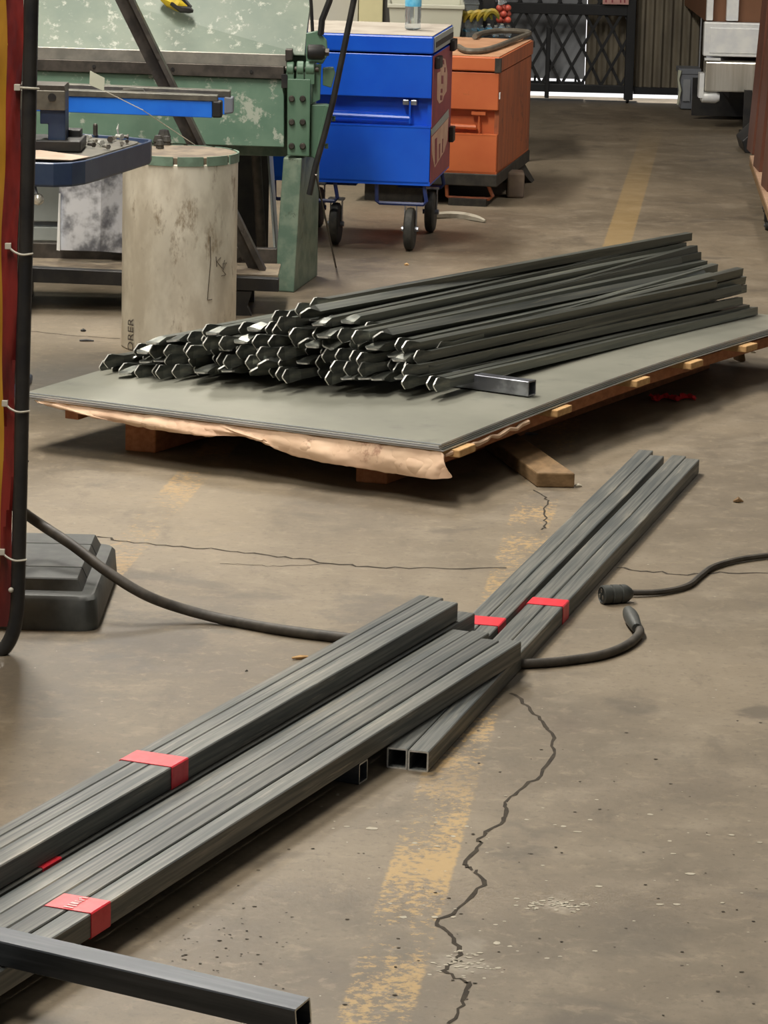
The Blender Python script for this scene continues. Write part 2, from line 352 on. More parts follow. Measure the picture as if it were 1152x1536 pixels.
def textmesh(body, size, mat, origin, ax, ay, name, parent, depth=0.0004):
    cu = bpy.data.curves.new(name, 'FONT'); cu.body = body; cu.size = size; cu.extrude = depth; cu.align_x = 'CENTER'; cu.align_y = 'CENTER'
    t = bpy.data.objects.new(name, cu); COL.objects.link(t)
    dg = bpy.context.evaluated_depsgraph_get(); me = bpy.data.meshes.new_from_object(t.evaluated_get(dg))
    bpy.data.objects.remove(t); ax = V(ax).normalized(); ay = V(ay).normalized(); az = ax.cross(ay)
    for v in me.vertices: v.co = (V(origin) - LOC[parent]) + ax * v.co.x + ay * v.co.y + az * v.co.z
    me.materials.clear(); me.materials.append(mat)
    o = bpy.data.objects.new(name, me); COL.objects.link(o); o.parent = parent; LOC[o] = LOC[parent]; return o

# ------------------------------------------------------------------ the building
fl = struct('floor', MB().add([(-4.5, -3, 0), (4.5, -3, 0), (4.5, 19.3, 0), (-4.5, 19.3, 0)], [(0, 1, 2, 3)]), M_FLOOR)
struct('ceiling', MB().b2(-4.6, 4.6, -3, 19.35, 5.0, 5.1), M_WALLD)
struct('wall_left', MB().b2(-4.6, -4.5, -3, 19.35, 0, 5), M_GREYWALL)
struct('wall_right', MB().b2(4.5, 4.6, -3, 12.6, 0, 5).b2(4.5, 4.6, 17.2, 19.35, 0, 5).b2(4.5, 4.6, 12.6, 17.2, 3.6, 5), M_WALLD)  # side opening is added, out of view, to let daylight onto the truck
struct('ground_side', MB().add([(4.5, -3, -0.01), (14, -3, -0.01), (14, 19.3, -0.01), (4.5, 19.3, -0.01)], [(0, 1, 2, 3)]), M_OUT)
wb = MB(); wb.b2(-4.5, -0.3, 19.25, 19.35, 0, 5); wb.b2(1.75, 4.5, 19.25, 19.35, 0, 5); wb.b2(-0.3, 1.75, 19.25, 19.35, 2.6, 5)
struct('wall_back', wb, M_WALLD)
struct('ground_outside', MB().add([(-12, 19.3, -0.01), (14, 19.3, -0.01), (14, 45, -0.01), (-12, 45, -0.01)], [(0, 1, 2, 3)]), M_OUT)

# cracks in the concrete
def ribbon(pts, wmin, wmax, z, jit=0.006, sub=5):
    P = []
    for a, b in zip(pts, pts[1:]):
        for k in range(sub):
            q = a.lerp(b, k / sub)
            if k: q = q + V((random.uniform(-jit, jit), random.uniform(-jit * 2, jit * 2), 0))
            P.append(q)
    P.append(pts[-1]); vs = []; fs = []
    for i, p in enumerate(P):
        d = (P[min(i + 1, len(P) - 1)] - P[max(i - 1, 0)]).normalized(); n = V((d.y, -d.x, 0)); wd = random.uniform(wmin, wmax) / 2
        vs += [p + n * wd + V((0, 0, z)), p - n * wd + V((0, 0, z))]
        if i: fs.append((2 * i - 2, 2 * i - 1, 2 * i + 1, 2 * i))
    return MB().add(vs, fs)
def crack(px, wmin, wmax, **k):
    part('floor_crack', ribbon([G(x, y) for x, y in px], wmin, wmax, 0.0006, **k), M_CRACK, fl)
crack([(672, 1536), (696, 1508), (704, 1478), (690, 1468), (664, 1456), (692, 1432), (678, 1405), (655, 1385), (690, 1360), (727, 1328), (715, 1305), (697, 1298), (722, 1265), (718, 1258), (755, 1232), (757, 1210), (766, 1195), (805, 1170), (832, 1130), (828, 1100), (810, 1080), (790, 1058), (765, 1040)], 0.004, 0.009, jit=0.005)
crack([(145, 805), (190, 812), (260, 820), (330, 825), (395, 832), (450, 838), (500, 846), (560, 851), (650, 852), (760, 852)], 0.005, 0.012)
crack([(925, 852), (970, 857), (1020, 862), (1080, 858), (1152, 860), (1200, 862)], 0.004, 0.010)
crack([(330, 846), (380, 848), (420, 850), (500, 846)], 0.002, 0.004)
crack([(800, 735), (812, 742), (822, 752), (816, 772), (820, 785), (812, 795)], 0.003, 0.006)
crack([(40, 497), (100, 503), (180, 508)], 0.004, 0.008)
# paint drips and specks
def blobs(spots, z=0.0007):
    mb = MB()
    for (p, r) in spots:
        n = 7; ph = random.random() * 6; rx = r * random.uniform(0.9, 1.6); ry = r * random.uniform(0.7, 1.2)
        mb.add([p + V((rx * math.cos(ph + 6.283 * k / n) * random.uniform(.75, 1.2), ry * math.sin(ph + 6.283 * k / n) * random.uniform(.75, 1.2), z)) for k in range(n)], [tuple(range(n))])
    return mb
sp = []
for (x, y, r) in ((558, 1243, 9), (622, 1265, 5), (655, 1270, 5), (680, 1255, 5), (700, 1240, 5), (790, 1230, 4), (895, 1200, 4), (885, 1230, 5), (867, 1248, 6), (845, 1240, 5), (975, 1222, 5), (1005, 1262, 5), (1098, 1253, 5), (1062, 1253, 4), (1140, 1264, 4), (1035, 1311, 7), (990, 1357, 8), (898, 1330, 6), (1015, 1357, 5), (745, 1415, 7), (605, 1376, 7), (652, 1376, 6), (680, 1376, 5), (893, 1427, 5), (820, 1438, 4), (1010, 1281, 4), (596, 1232, 4), (520, 1240, 4), (500, 1243, 3), (765, 1420, 4), (776, 1427, 3), (840, 1435, 3)):
    p = G(x, y); sp.append((p, r / 1020.0 * 0.9))
for i in range(60):
    p = G(random.uniform(480, 1152), random.gauss(1270, 70)); sp.append((p, random.uniform(0.0012, 0.003)))
for i in range(70):
    p = G(random.uniform(40, 1152), random.uniform(760, 1500)); sp.append((p, random.uniform(0.001, 0.0026)))
for i in range(60):
    p = G(random.gauss(830, 30), random.gauss(1357, 4)); sp.append((p, random.uniform(0.0015, 0.0045)))
for i in range(60):
    p = G(random.gauss(700, 26), random.gauss(1445, 9)); sp.append((p, random.uniform(0.0015, 0.004)))
part('paint_specks', blobs(sp), M_SPLAT, fl, 'white paint specks and drips dried on the concrete', kind='stuff')
sp = [(G(random.uniform(300, 1152), random.uniform(1080, 1530)), random.uniform(0.0012, 0.003)) for i in range(130)]
sp += [(G(random.gauss(330, 60), random.gauss(1420, 30)), random.uniform(0.001, 0.0025)) for i in range(60)]
part('dirt_specks', blobs(sp, 0.0009), M_CRACK, fl, 'dark grit scattered on the concrete', kind='stuff')

# ------------------------------------------------------------------ gate in the back
gx0 = -0.3; gx1 = A(945, 70, 18.95).x
gate = thing('scissor_gate', 'black folding scissor gate with diamond lattice in front of the back doorway', 'gate', (0.6, 18.95, 0))
zt, zb = A(870, 14, 18.95).z, 0.095
part('rail', MB().b2(gx0, gx1 + 0.02, 18.93, 18.965, zt - 0.03, zt + 0.03), M_GATE, gate, bevel=0.003)
part('rail', MB().b2(gx0, gx1 + 0.02, 18.93, 18.965, 0.055, 0.10), M_GATE, gate, bevel=0.003)
part('rail', MB().b2(gx0, gx1 + 0.02, 18.93, 18.965, 1.22, 1.27), M_GATE, gate, bevel=0.003)
part('post', MB().b2(gx1 - 0.025, gx1 + 0.025, 18.92, 18.97, 0.02, 1.3), M_GATE, gate, bevel=0.003)
part('post', MB().b2(A(822, 80, 18.95).x - 0.012, A(822, 80, 18.95).x + 0.012, 18.925, 18.97, 0.02, 0.42), M_GATE, gate, bevel=0.003)
slat = None; cell = 0.112; hh = zt - zb
for lev in range(2):
    z0 = zb + lev * hh * 1.0; z1 = z0 + hh
    if lev: z1 = 1.24
    k = (z1 - z0) / (0.42 / 2)
    run = 0.5 * cell * (z1 - z0) / 0.105
    i = 0; x = gx0 - 0.1
    while x < gx1 + run:
        for sg in (1, -1):
            xa, xb = (x - run, x) if sg > 0 else (x, x - run)
            za, zc = z0, z1
            # trim to the gate's width
            if min(xa, xb) > gx1 or max(xa, xb) < gx0: continue
            def cut(xx, xo, zz, zo):
                if xx < gx0: t = (gx0 - xx) / (xo - xx); return gx0, zz + (zo - zz) * t
                if xx > gx1: t = (gx1 - xx) / (xo - xx); return gx1, zz + (zo - zz) * t
                return xx, zz
            (a_, az_), (b_, bz_) = cut(xa, xb, za, zc), cut(xb, xa, zc, za)
            off = 18.94 if sg > 0 else 18.952
            d = V((b_ - a_, 0, bz_ - az_)); ln = d.length
            if ln < 0.03: continue
            d.normalize()
            part('slat', MB().box((0.5 * (a_ + b_), off, 0.5 * (az_ + bz_)), (0.016, 0.006, ln), (V((d.z, 0, -d.x)), V((0, 1, 0)), d)), M_GATE, gate)
        x += cell
# doors behind the gate
xg = A(879, 60, 19.12).x
dr = struct('door_1', MB().b2(gx0, xg - 0.0015, 19.12, 19.14, 0.115, 2.6), M_GATEP)
part('bottom_bar', MB().b2(gx0, xg - 0.0015, 19.10, 19.16, 0.06, 0.098), M_GATE, dr)
for xs in (A(802, 130, 19.12).x, A(820, 130, 19.12).x, A(836, 130, 19.12).x, A(863, 130, 19.12).x):
    part('bracket', MB().b2(xs - 0.006, xs + 0.006, 19.115, 19.15, 0.09, 0.13), M_GATE, dr)
def corrugated(x0, x1, Y, z0, z1, pitch, amp):
    n = int((x1 - x0) / pitch * 8); vs = []; fs = []
    for i in range(n + 1):
        x = x0 + (x1 - x0) * i / n; ph = (x - x0) / pitch * 2 * math.pi
        y = Y + amp * max(-0.6, min(0.6, math.sin(ph))) / 0.6
        for dy in (0, 0.003):
            vs += [(x, y + dy, z0), (x, y + dy, z1)]
        if i: o = 4 * i; fs += [(o - 4, o, o + 1, o - 3), (o - 2, o - 1, o + 3, o + 2), (o - 4, o - 2, o + 2, o), (o - 3, o + 1, o + 3, o - 1)]
    return MB().add(vs, fs)
dr2 = struct('door_2', corrugated(xg + 0.0015, gx1 + 0.06, 19.1, 0.075, 2.6, 0.062, 0.008), M_CORR)
part('bottom_bar', MB().b2(xg + 0.0015, gx1 + 0.06, 19.08, 19.12, 0.055, 0.085), M_GATE, dr2)
dr3 = struct('door_3', corrugated(gx1 + 0.032, 1.72, 19.0, 0.085, 2.6, 0.052, 0.008), M_CORR)
part('bottom_bar', MB().b2(gx1 + 0.03, 1.72, 18.97, 19.02, 0.05, 0.09), M_GATE, dr3)
part('caster', MB().lathe([(0.012, -0.01), (0.02, -0.008), (0.02, 0.008), (0.012, 0.01)], (gx1 + 0.0, 18.995, 0.02), 12, (1, 0, 0)), M_GALV, dr3)
sg = thing('warning_sign', 'small pink and white sign fixed to the top rail of the scissor gate', 'sign', A(923, 2, 18.90))
a0, a1 = A(904, 6, 18.9), A(943, 6, 18.9)
part('plate', MB().b2(a0.x, a1.x, 18.9, 18.905, a0.z, a0.z + 0.16), M_SIGNW, sg)
for px in (909, 918.5, 931, 937):
    p = A(px, 2, 18.898); part('letter_stroke', MB().b2(p.x - .004, p.x + .004, 18.8975, 18.9, a0.z + .01, a0.z + .04), M_RED, sg)

# wall panel and pillar behind the boxes
pw = A(480, 20, 17.2).x
struct('trim_1', MB().b2(-1.1, A(537, 20, 17.2).x, 17.2, 17.3, 0, 2.6), M_WALLW, bevel=0.004)
cx0, cx1 = A(538, 20, 17.1).x, A(574, 20, 17.1).x
struct('trim_2', MB().b2(cx0, cx1, 17.1, 17.25, 0, 2.6), M_CREAM, bevel=0.006)
struct('trim_3', MB().b2(cx1 + 0.002, A(600, 20, 17.15).x, 17.15, 17.3, 0, 2.6), M_WALLD)

# ------------------------------------------------------------------ truck, bin, brown rack on the right
TY = 17.6
def tx(x, y=80): return A(x, y, TY).x
def tz(y, x=1095): return A(x, y, TY).z
tr = thing('parked_truck', 'rear end of a parked truck with bright bumper and aluminium tailboard', 'truck', (tx(1095), TY, 0))
xr = tx(1054) + 1.9
part('tailboard', MB().b2(tx(1055), xr, TY, TY + 0.06, tz(85), tz(34)), M_ALU, tr, bevel=0.006)
part('tailboard_panel', MB().b2(tx(1064), xr - 0.1, TY - 0.006, TY, tz(80), tz(42)), M_ALU, tr, bevel=0.003)
part('bumper', MB().b2(tx(1058), xr, TY - 0.05, TY + 0.08, tz(137), tz(92)), M_CHROME, tr, bevel=0.008)
part('step', MB().b2(tx(1056), tx(1080), TY - 0.055, TY - 0.02, tz(90), tz(87)), M_ALU, tr)
part('bumper_end', MB().lathe([(0.018, 0), (0.03, 0.01), (0.032, 0.08), (0.02, 0.1)], (tx(1053), TY - 0.01, tz(146)), 12, (1, 0, 0)).b2(tx(1050), tx(1057), TY - 0.04, TY + 0.05, tz(147), tz(110)), M_ALU, tr, smooth=True)
part('cargo_box', MB().b2(tx(1058), xr, TY + 0.07, TY + 1.55, tz(34) + 0.0, 2.4), M_BROWNB, tr)
for x0, x1 in ((1058, 1068), (1088, 1106)):
    part('door_post', MB().b2(tx(x0), tx(x1), TY + 0.03, TY + 0.07, tz(32), 2.4), M_ALU, tr, bevel=0.004)
part('chassis', MB().b2(1.77, xr, TY + 0.12, TY + 1.5, tz(150), tz(100)), M_BLACKM, tr)
for xw in (1.68, xr - 0.3):
    wh = part('wheel', MB().lathe([(0.09, 0), (0.15, 0.01), (0.17, 0.03), (0.17, 0.16), (0.15, 0.19), (0.09, 0.2)], (xw + 0.12, TY + 0.75, 0.17), 24, (1, 0, 0)), M_RUB, tr, smooth=True)
    part('hub', MB().lathe([(0.03, -0.01), (0.085, 0.0), (0.085, 0.05)], (xw + 0.11, TY + 0.75, 0.17), 16, (1, 0, 0)), M_GALV, wh)
part('mud_flap', MB().b2(tx(1054), xr, TY + 0.5, TY + 0.52, 0.02, tz(130)), M_BLACKM, tr)
part('support_leg', MB().b2(tx(1114), tx(1125), TY - 0.2, TY - 0.16, 0.0, tz(130)), M_BLACKM, tr)
part('leg_foot', MB().b2(tx(1110), tx(1130), TY - 0.23, TY - 0.13, 0, 0.012), M_BLACKM, tr)
bn = thing('rubbish_bin', 'tall grey plastic bin standing between the gate and the truck', 'bin', G(1031, 163))
b0, b1 = A(1018, 160, 18.62), A(1048, 160, 18.62); bz = A(1030, 103, 18.62).z
part('body', MB().loft([[V((b0.x + t, 18.62 + t, z)), V((b1.x - t, 18.62 + t, z)), V((b1.x - t, 18.82 - t, z)), V((b0.x + t, 18.82 - t, z))] for z, t in ((0.005, .012), (bz - .03, 0), (bz - .03, -.006), (bz, -.006))]), M_GREYTRIM, bn, bevel=0.004)
part('front_panel', MB().b2(b0.x + 0.02, b0.x + 0.06, 18.616, 18.63, 0.05, bz - 0.06), M_GATEP, bn)
part('liner_bag', MB().tube([V((b0.x, 18.615, bz - .01)), V((b0.x - .008, 18.61, bz - .06)), V((b0.x + .004, 18.61, bz - .12)), V((b0.x - .006, 18.61, 0.03))], [0.012, 0.006, 0.009, 0.006], 6), M_PAPER, bn, smooth=True)

# cart with brown channels at the right edge
E0, E1 = G(1125, 234, 0.13), G(1152, 313, 0.13)
ed = (E0 - E1).normalized(); en = V((ed.y, -ed.x, 0))
cart = thing('timber_cart', 'low wood-topped cart on small casters along the right side', 'cart', E1 * 0.5 + E0 * 0.5 - V((0, 0, 0.13)))
p0 = E1 - ed * 0.6; p1 = E0 + ed * 0.03
part('deck', MB().prism([p0, p1, p1 + en * 0.9, p0 + en * 0.9], (0, 0, -0.012)), M_PLY, cart)
part('side_rail', MB().prism([p0 - V((0, 0, .012)), p1 - V((0, 0, .012)), p1 + en * 0.05 - V((0, 0, .012)), p0 + en * 0.05 - V((0, 0, .012))], (0, 0, -0.035)), M_WOODO, cart, bevel=0.002)
for px, py in ((1137, 318), (1139.5, 345), (1147, 371)):
    q = G(px, py) + en * 0.03
    lg = part('leg', MB().b2(q.x - 0.014, q.x + 0.014, q.y - 0.014, q.y + 0.014, 0.035, 0.085), M_BLACKM, cart)
    part('caster', MB().lathe([(0.01, -0.01), (0.02, -0.008), (0.02, 0.008), (0.01, 0.01)], (q.x, q.y, 0.02), 12, (1, 0, 0)), M_RUB, lg, smooth=True)
    part('axle', MB().lathe([(0.006, -0.014), (0.006, 0.014)], (q.x, q.y, 0.02), 8, (1, 0, 0)), M_GALV, lg)
for k, (px, py, wd) in enumerate(((1124, 232, 0.036), (1134, 258, 0.036), (1146, 288, 0.036), (1160, 322, 0.036))):
    q = G(px, py, 0.13) + V((.012, 0, 0)); c = [q, q + V((wd, 0, 0)), q + V((wd, 0.03, 0)), q + V((wd + 0.12, 0.03, 0)), q + V((wd + 0.12, 0.24, 0)), q + V((0, 0.24, 0))]
    if k > 2: c = [q + V((0.02, 0, 0)), q + V((0.2, 0, 0)), q + V((0.2, 0.2, 0)), q + V((0.02, 0.2, 0))]
    solo('steel_channel', MB().prism(c, (.09, 0, 1.6)), M_BROWN, 'tall reddish brown steel channel standing upright on the low cart', 'steel channel', 'brown channels on the cart', bevel=0.002)
q = G(1118, 230)
solo('floor_jack', MB().prism([q + V((0, 0, 0)), q + V((0.12, 0, 0)), q + V((0.12, 0, .12)), q + V((0.05, 0, .13)), q + V((-.02, 0, .06))], (0, 0.3, 0)), M_BLACKM, 'small black jack on the floor behind the low cart', 'jack', bevel=0.006)

# ------------------------------------------------------------------ job boxes
def frame2(corner, yaw):
    ax = V((math.cos(yaw), math.sin(yaw), 0)); ay = V((-math.sin(yaw), math.cos(yaw), 0)); az = V((0, 0, 1)); c = V(corner)
    def P(x, y, z): return c + ax * x + ay * y + az * z     # x: to the right, y: into depth
    def B(x0, x1, y0, y1, z0, z1): return MB().box(P((x0 + x1) / 2, (y0 + y1) / 2, (z0 + z1) / 2), (abs(x1 - x0), abs(y1 - y0), abs(z1 - z0)), (ax, ay, az))
    return P, B, ax, ay
def caster(parent, P, ax, ay, x, y, r, top, mat=M_RUB):
    c = P(x, y, r)
    fk = part('caster_fork', MB().box(P(x - 0.022, y + 0.012, (r + top) / 2), (0.004, 0.02, top - r), (ax, ay, V((0, 0, 1)))).box(P(x + 0.022, y + 0.012, (r + top) / 2), (0.004, 0.02, top - r), (ax, ay, V((0, 0, 1)))).box(P(x, y + 0.012, top - .004), (0.06, 0.05, 0.008), (ax, ay, V((0, 0, 1)))), M_GALV, parent)
    part('wheel', MB().lathe([(r * .45, -0.017), (r * .85, -0.018), (r * .97, -0.012), (r, 0), (r * .97, 0.012), (r * .85, 0.018), (r * .45, 0.017)], c, 24, ax), mat, fk, smooth=True)
    part('axle', MB().lathe([(0.01, -0.032), (0.01, 0.032)], c, 8, ax), M_GALV, fk)

yaw = -math.atan2(0.08, 0.634)
bc = A(651, 55, 12.55); cor = V((0.143, 12.55, 0)); zt, zb = 0.811, 0.255
P, B, ax, ay = frame2(cor, yaw); W_, D_ = 0.61, 0.66
blue = thing('blue_job_box', 'bright blue steel job site box on casters with dusty lid', 'job box', P(-W_ / 2, D_ / 2, 0))
def front(parent, mat, W, lidz, rz0, rz1, zb, zt, D, matside, mattop):
    part('lid', B(-W, 0, -0.006, D, lidz, zt), mat, parent, bevel=0.006)
    part('lid_top', B(-W + .004, -.004, 0, D - .004, zt + 0.0006, zt + 0.0026), mattop, parent)
    part('upper_panel', B(-W + .003, -.003, 0, 0.03, rz1, lidz - .006), mat, parent, bevel=0.003)
    part('lower_panel', B(-W + .003, -.003, 0, 0.03, zb, rz0), mat, parent, bevel=0.003)
    part('recess_back', B(-W + .003, -.003, 0.05, 0.07, rz0 - .02, rz1 + .02), mat, parent)
    part('recess_lip', B(-W + .003, -.003, 0.0, 0.06, rz0 - .006, rz0 + .001), mat, parent)
    part('body_side', B(-.02, -.001, 0.0305, D - .004, zb, lidz - .006), matside, parent)
    part('body_side', B(-W + .001, -W + .02, 0.03, D - .004, zb, lidz - .006), matside, parent)
    part('back_panel', B(-W + .001, -.001, D - .024, D - .004, zb, lidz), matside, parent)
    part('floor_panel', B(-W + .001, -.001, 0, D - .004, zb - .004, zb + .01), mat, parent)
def zf(y, x=600): return A(x, y, 12.55).z
front(blue, M_BLUE, W_, zf(80), zf(190), zf(147), zb, zt, D_, M_BLUE, M_BLUETOP)
part('side_panel', B(-.0008, .0004, 0.002, D_ - .006, zb + .004, zf(80) - .008), M_RED, blue)
part('handle_bar', MB().tube([P(-W_ + .12, 0.02, zf(176)), P(-0.085, 0.02, zf(178))], 0.010, 8), M_BLUE, blue, smooth=True)
lt = part('latch', B(-0.088, -0.082, 0.012, 0.02, zf(186), zf(152)), M_BLUE, blue)
part('latch_knob', B(-0.112, -0.088, 0.004, 0.03, zf(158), zf(150)), M_GALV, lt, bevel=.003)
part('latch_knob', B(-0.082, -0.058, 0.004, 0.03, zf(158), zf(150)), M_GALV, lt, bevel=.003)
part('lid_side', B(-.0006, .002, 0.02, D_ - .01, zf(78), zt - .004), M_GREYP, blue)
part('lid_side_stripe', B(.0015, .004, 0.06, D_ - .02, zf(72), zf(64)), M_BLACKM, blue)
for yy, zz in ((0.1, 92), (D_ - .06, 80)):
    part('corner_guard', B(0, .02, yy - .05, yy + .05, zf(zz + 12), zf(zz - 6)), M_BLACKM, blue, bevel=.004)
part('corner_guard', B(0, .02, D_ - .07, D_, zf(236), zf(212)), M_BLACKM, blue, bevel=.004)
# printed side: upper half dark red with cream letters, lower half cream panel with a grey slanted band
def onside(zx, zy, o=.0006):
    d = ray(640 + zx / 8.08, 70 + zy / 8.08); q0 = P(o, 0, 0); t_ = (q0 - CP).dot(ax) / d.dot(ax); return CP + d * t_
def decal(name, pts, mat, o=.0008): part(name, MB().prism([onside(x, y, o) for x, y in pts], ax * .0008), mat, blue)
decal('side_print', [(60, 1100), (262, 860), (250, 1130), (210, 1270), (95, 1465), (62, 1300)], M_STICKW)
decal('side_stripe', [(52, 1010), (264, 755), (268, 850), (56, 1085)], M_GREYP, .0018)
decal('side_lettering', [(165, 130), (225, 150), (240, 250), (250, 330), (240, 540), (205, 600), (190, 660), (150, 690), (125, 640), (125, 320), (165, 300), (165, 200)], M_STICKW)
for q in ([(180, 350), (202, 350), (200, 450), (178, 450)], [(172, 510), (192, 510), (190, 560), (170, 560)], [(165, 590), (190, 590), (186, 650), (164, 650)], [(195, 160), (210, 160), (212, 215), (200, 215)], [(215, 250), (228, 250), (226, 310), (214, 310)]):
    decal('letter_gap', q, M_RED, .0018)
for q in ([(100, 1120), (125, 1100), (122, 1400), (100, 1440)], [(150, 1180), (165, 1170), (160, 1340), (148, 1360)], [(190, 1120), (200, 1110), (196, 1280), (187, 1290)]):
    decal('print_bar', q, M_RED, .0018)
# skid loops and casters
for xa, xb in ((-0.205, -0.012), (-W_ + .012, -0.352)):
    for yy in (0.02, D_ - .06):
        part('skid_loop', MB().tube([P(xa, yy, zb), P(xa + .002, yy, 0.185), P(xa + .012, yy, 0.178), P(xb - .012, yy, 0.178), P(xb - .002, yy, 0.19), P(xb - .014, yy, zb)], 0.008, 6), M_BLUEF, blue)
for x, y in ((-0.075, 0.03), (-W_ + .24, 0.1), (-0.06, D_ - .08), (-W_ + .1, D_ - .08)):
    caster(blue, P, ax, ay, x, y, 0.082, 0.18)
# bottle on the lid
def bottle(name, loc, h, r, label, group=None, full=True):
    loc = V(loc); t = thing(name, label, 'bottle', loc, group)
    part('body', MB().lathe([(r * .6, 0), (r, .006), (r * .95, h * .2), (r, h * .25), (r * .96, h * .4), (r, h * .45), (r, h * .62), (r * .9, h * .7), (r * .4, h * .87), (r * .4, h * .92)], loc, 16), M_PET, t, smooth=True)
    part('label_band', MB().lathe([(r * 1.01, h * .45), (r * 1.02, h * .46), (r * 1.02, h * .62), (r * 1.01, h * .63)], loc, 16), M_LABELB, t, smooth=True)
    part('cap', MB().lathe([(r * .42, h * .92), (r * .44, h), (r * .3, h)], loc, 12), M_WHITEP, t)
bottle('water_bottle', G(619, 45, zt + .003), 0.2, 0.031, 'clear plastic water bottle with blue label standing on the blue box lid')

# orange box
yaw = -math.atan2(0.176, 1.033)
cor = V((0.438, 14.0, 0)); ozt, ozb = 0.627, 0.115
P, B, ax, ay = frame2(cor, yaw); W2, D2 = 0.62, 1.04
orange = thing('orange_job_box', 'worn orange steel job site box with dusty lid', 'job box', P(-W2 / 2, D2 / 2, 0))
def zo(y, x=710): return A(x, y, 14.0).z
front(orange, M_ORANGE, W2, zo(107), zo(202), zo(165), ozb + .02, ozt, D2, M_ORANGED, M_ORTOP)
part('handle_bar', MB().tube([P(-W2 + .12, 0.02, zo(190)), P(-0.095, 0.02, zo(192))], 0.011, 8), M_ORANGE, orange, smooth=True)
lt = part('latch', B(-0.086, -0.080, 0.012, 0.02, zo(196), zo(168)), M_ORANGE, orange)
part('latch_knob', B(-0.115, -0.055, 0.004, 0.016, zo(173), zo(168)), M_ORANGE, lt)
part('lid_side', B(-.001, .004, 0.0, D2, zo(107), ozt - .002), M_ORANGED, orange)
part('worn_corner', B(-.02, .0055, -.0075, 0.02, zo(108), ozt - .004), M_DIRTY, orange)
part('base_frame', B(-W2, 0.004, -0.01, D2, ozb - .03, ozb + .022), M_DIRTY, orange, bevel=.004)
for yy in (0.02, D2 - .1):
    part('skid_loop', MB().tube([P(-.215, yy, ozb - .02), P(-.21, yy, 0.035), P(-.2, yy, 0.03), P(-.03, yy, 0.03), P(-.015, yy, 0.042), P(-.04, yy, ozb - .02)], 0.008, 6), M_ORANGED, orange)
    part('skid_foot', B(-.2, -.04, yy - .03, yy + .1, 0.0, 0.03), M_DIRTY, orange)
part('skid_foot', B(-W2 + .05, -W2 + .3, 0.05, D2 - .1, 0, ozb - .03), M_DIRTY, orange)
part('caster_bracket', MB().prism([P(-.02, D2 - .22, ozb - .03), P(-.02, D2 - .02, ozb - .03), P(.03, D2 - .0, .0), P(.03, D2 - .1, .0)], ax * -.1), M_DIRTY, orange)
part('latch_tab', B(0, .004, .005, .02, zo(148), zo(138)), M_ALU, orange)
q0 = G(766, 297)
solo('wooden_block', MB().box(q0 + V((.02, .06, .055)), (0.075, 0.13, 0.11)), M_STONE, 'worn grey-brown block wedged beside the orange box', 'block', bevel=.01)
hp = catmull([G(688, 70, ozt + .017), G(700, 76, ozt + .017), G(722, 76, ozt + .017), G(745, 70, ozt + .017), G(775, 58, ozt + .019), G(794, 50, ozt + .021), G(780, 47, ozt + .021), G(750, 46, ozt + .019), G(722, 50, ozt + .018), G(712, 55, ozt + .017)], 6)
solo('rubber_hose', MB().tube(hp, 0.0125, 8), M_HOSE, 'grey hose looped on the orange box lid', 'hose', smooth=True)
pts = catmull([G(640, 326, .01), G(660, 323, .012), G(690, 324, .008), G(715, 328, .01), G(728, 332, .006)], 4)
solo('cloth_scrap', MB().tube(pts, [0.006 + 0.012 * math.sin(math.pi * i / (len(pts) - 1)) for i in range(len(pts))], 6), M_CLOTH, 'pale crumpled cloth strip on the floor in front of the orange box', 'cloth', smooth=True)

# bench behind the boxes with bin, fruit and water
bz = 0.57; BY0, BY1 = 15.75, 16.5
bx0, bx1 = A(560, 40, 16).x, A(800, 40, 16).x
bench = thing('work_bench', 'dark low bench behind the blue and orange boxes', 'bench', ((bx0 + bx1) / 2, 16.1, 0))
part('bench_top', MB().b2(bx0, bx1, BY0, BY1, bz - .03, bz), M_BLACKM, bench, bevel=.003)
for x in (bx0 + .04, bx1 - .04):
    for y in (BY0 + .05, BY1 - .05):
        part('leg', MB().b2(x - .02, x + .02, y - .02, y + .02, 0, bz - .03), M_BLACKM, bench)
t0, t1 = A(583, 30, 15.8).x, A(694, 30, 15.8).x; ttop = A(640, 6, 15.8).z
tub = thing('storage_tub', 'cream plastic storage tub standing behind the blue box', 'tub', ((t0 + t1) / 2, 16, bz))
part('body', MB().loft([[V((t0 + t, BY0 + .02 + t, z)), V((t1 - t, BY0 + .02 + t, z)), V((t1 - t, BY0 + .5 - t, z)), V((t0 + t, BY0 + .5 - t, z))] for z, t in ((bz + .001, .012), (ttop - .02, 0), (ttop - .02, -.008), (ttop, -.008), (ttop, .006), (bz + .02, .018))]), M_WHITEP, tub, bevel=.004)
s0, s1 = t1 + .032, t1 + .075
tb2 = thing('clear_tub', 'translucent plastic tub beside the cream storage tub', 'tub', ((s0 + s1) / 2, 16, bz))
zz = A(705, 4, 16).z
part('body', MB().loft([[V((s0 - .02 + t, BY0 + .1 + t, z)), V((s1 - t, BY0 + .1 + t, z)), V((s1 - t, BY0 + .5 - t, z)), V((s0 - .02 + t, BY0 + .5 - t, z))] for z, t in ((bz + .001, .006), (zz, 0), (zz, -.004), (zz + .008, -.004))]), M_CLEAR, tb2, bevel=.003)
for k, (px, py) in enumerate(((700, 56), (712, 57), (722, 56), (733, 57), (744, 56), (753, 57), (762, 56))):
    p = A(px, 40, 15.95 + .1 * (k % 2)); p.z = bz
    bottle('water_bottle', p, A(px, 38, 15.95).z - bz, 0.018, 'small clear water bottle in the row on the bench behind the orange box', 'bottles on the bench')
ban = thing('banana_bunch', 'bunch of spotted green-yellow bananas behind the orange box', 'bananas', A(716, 40, 15.85))
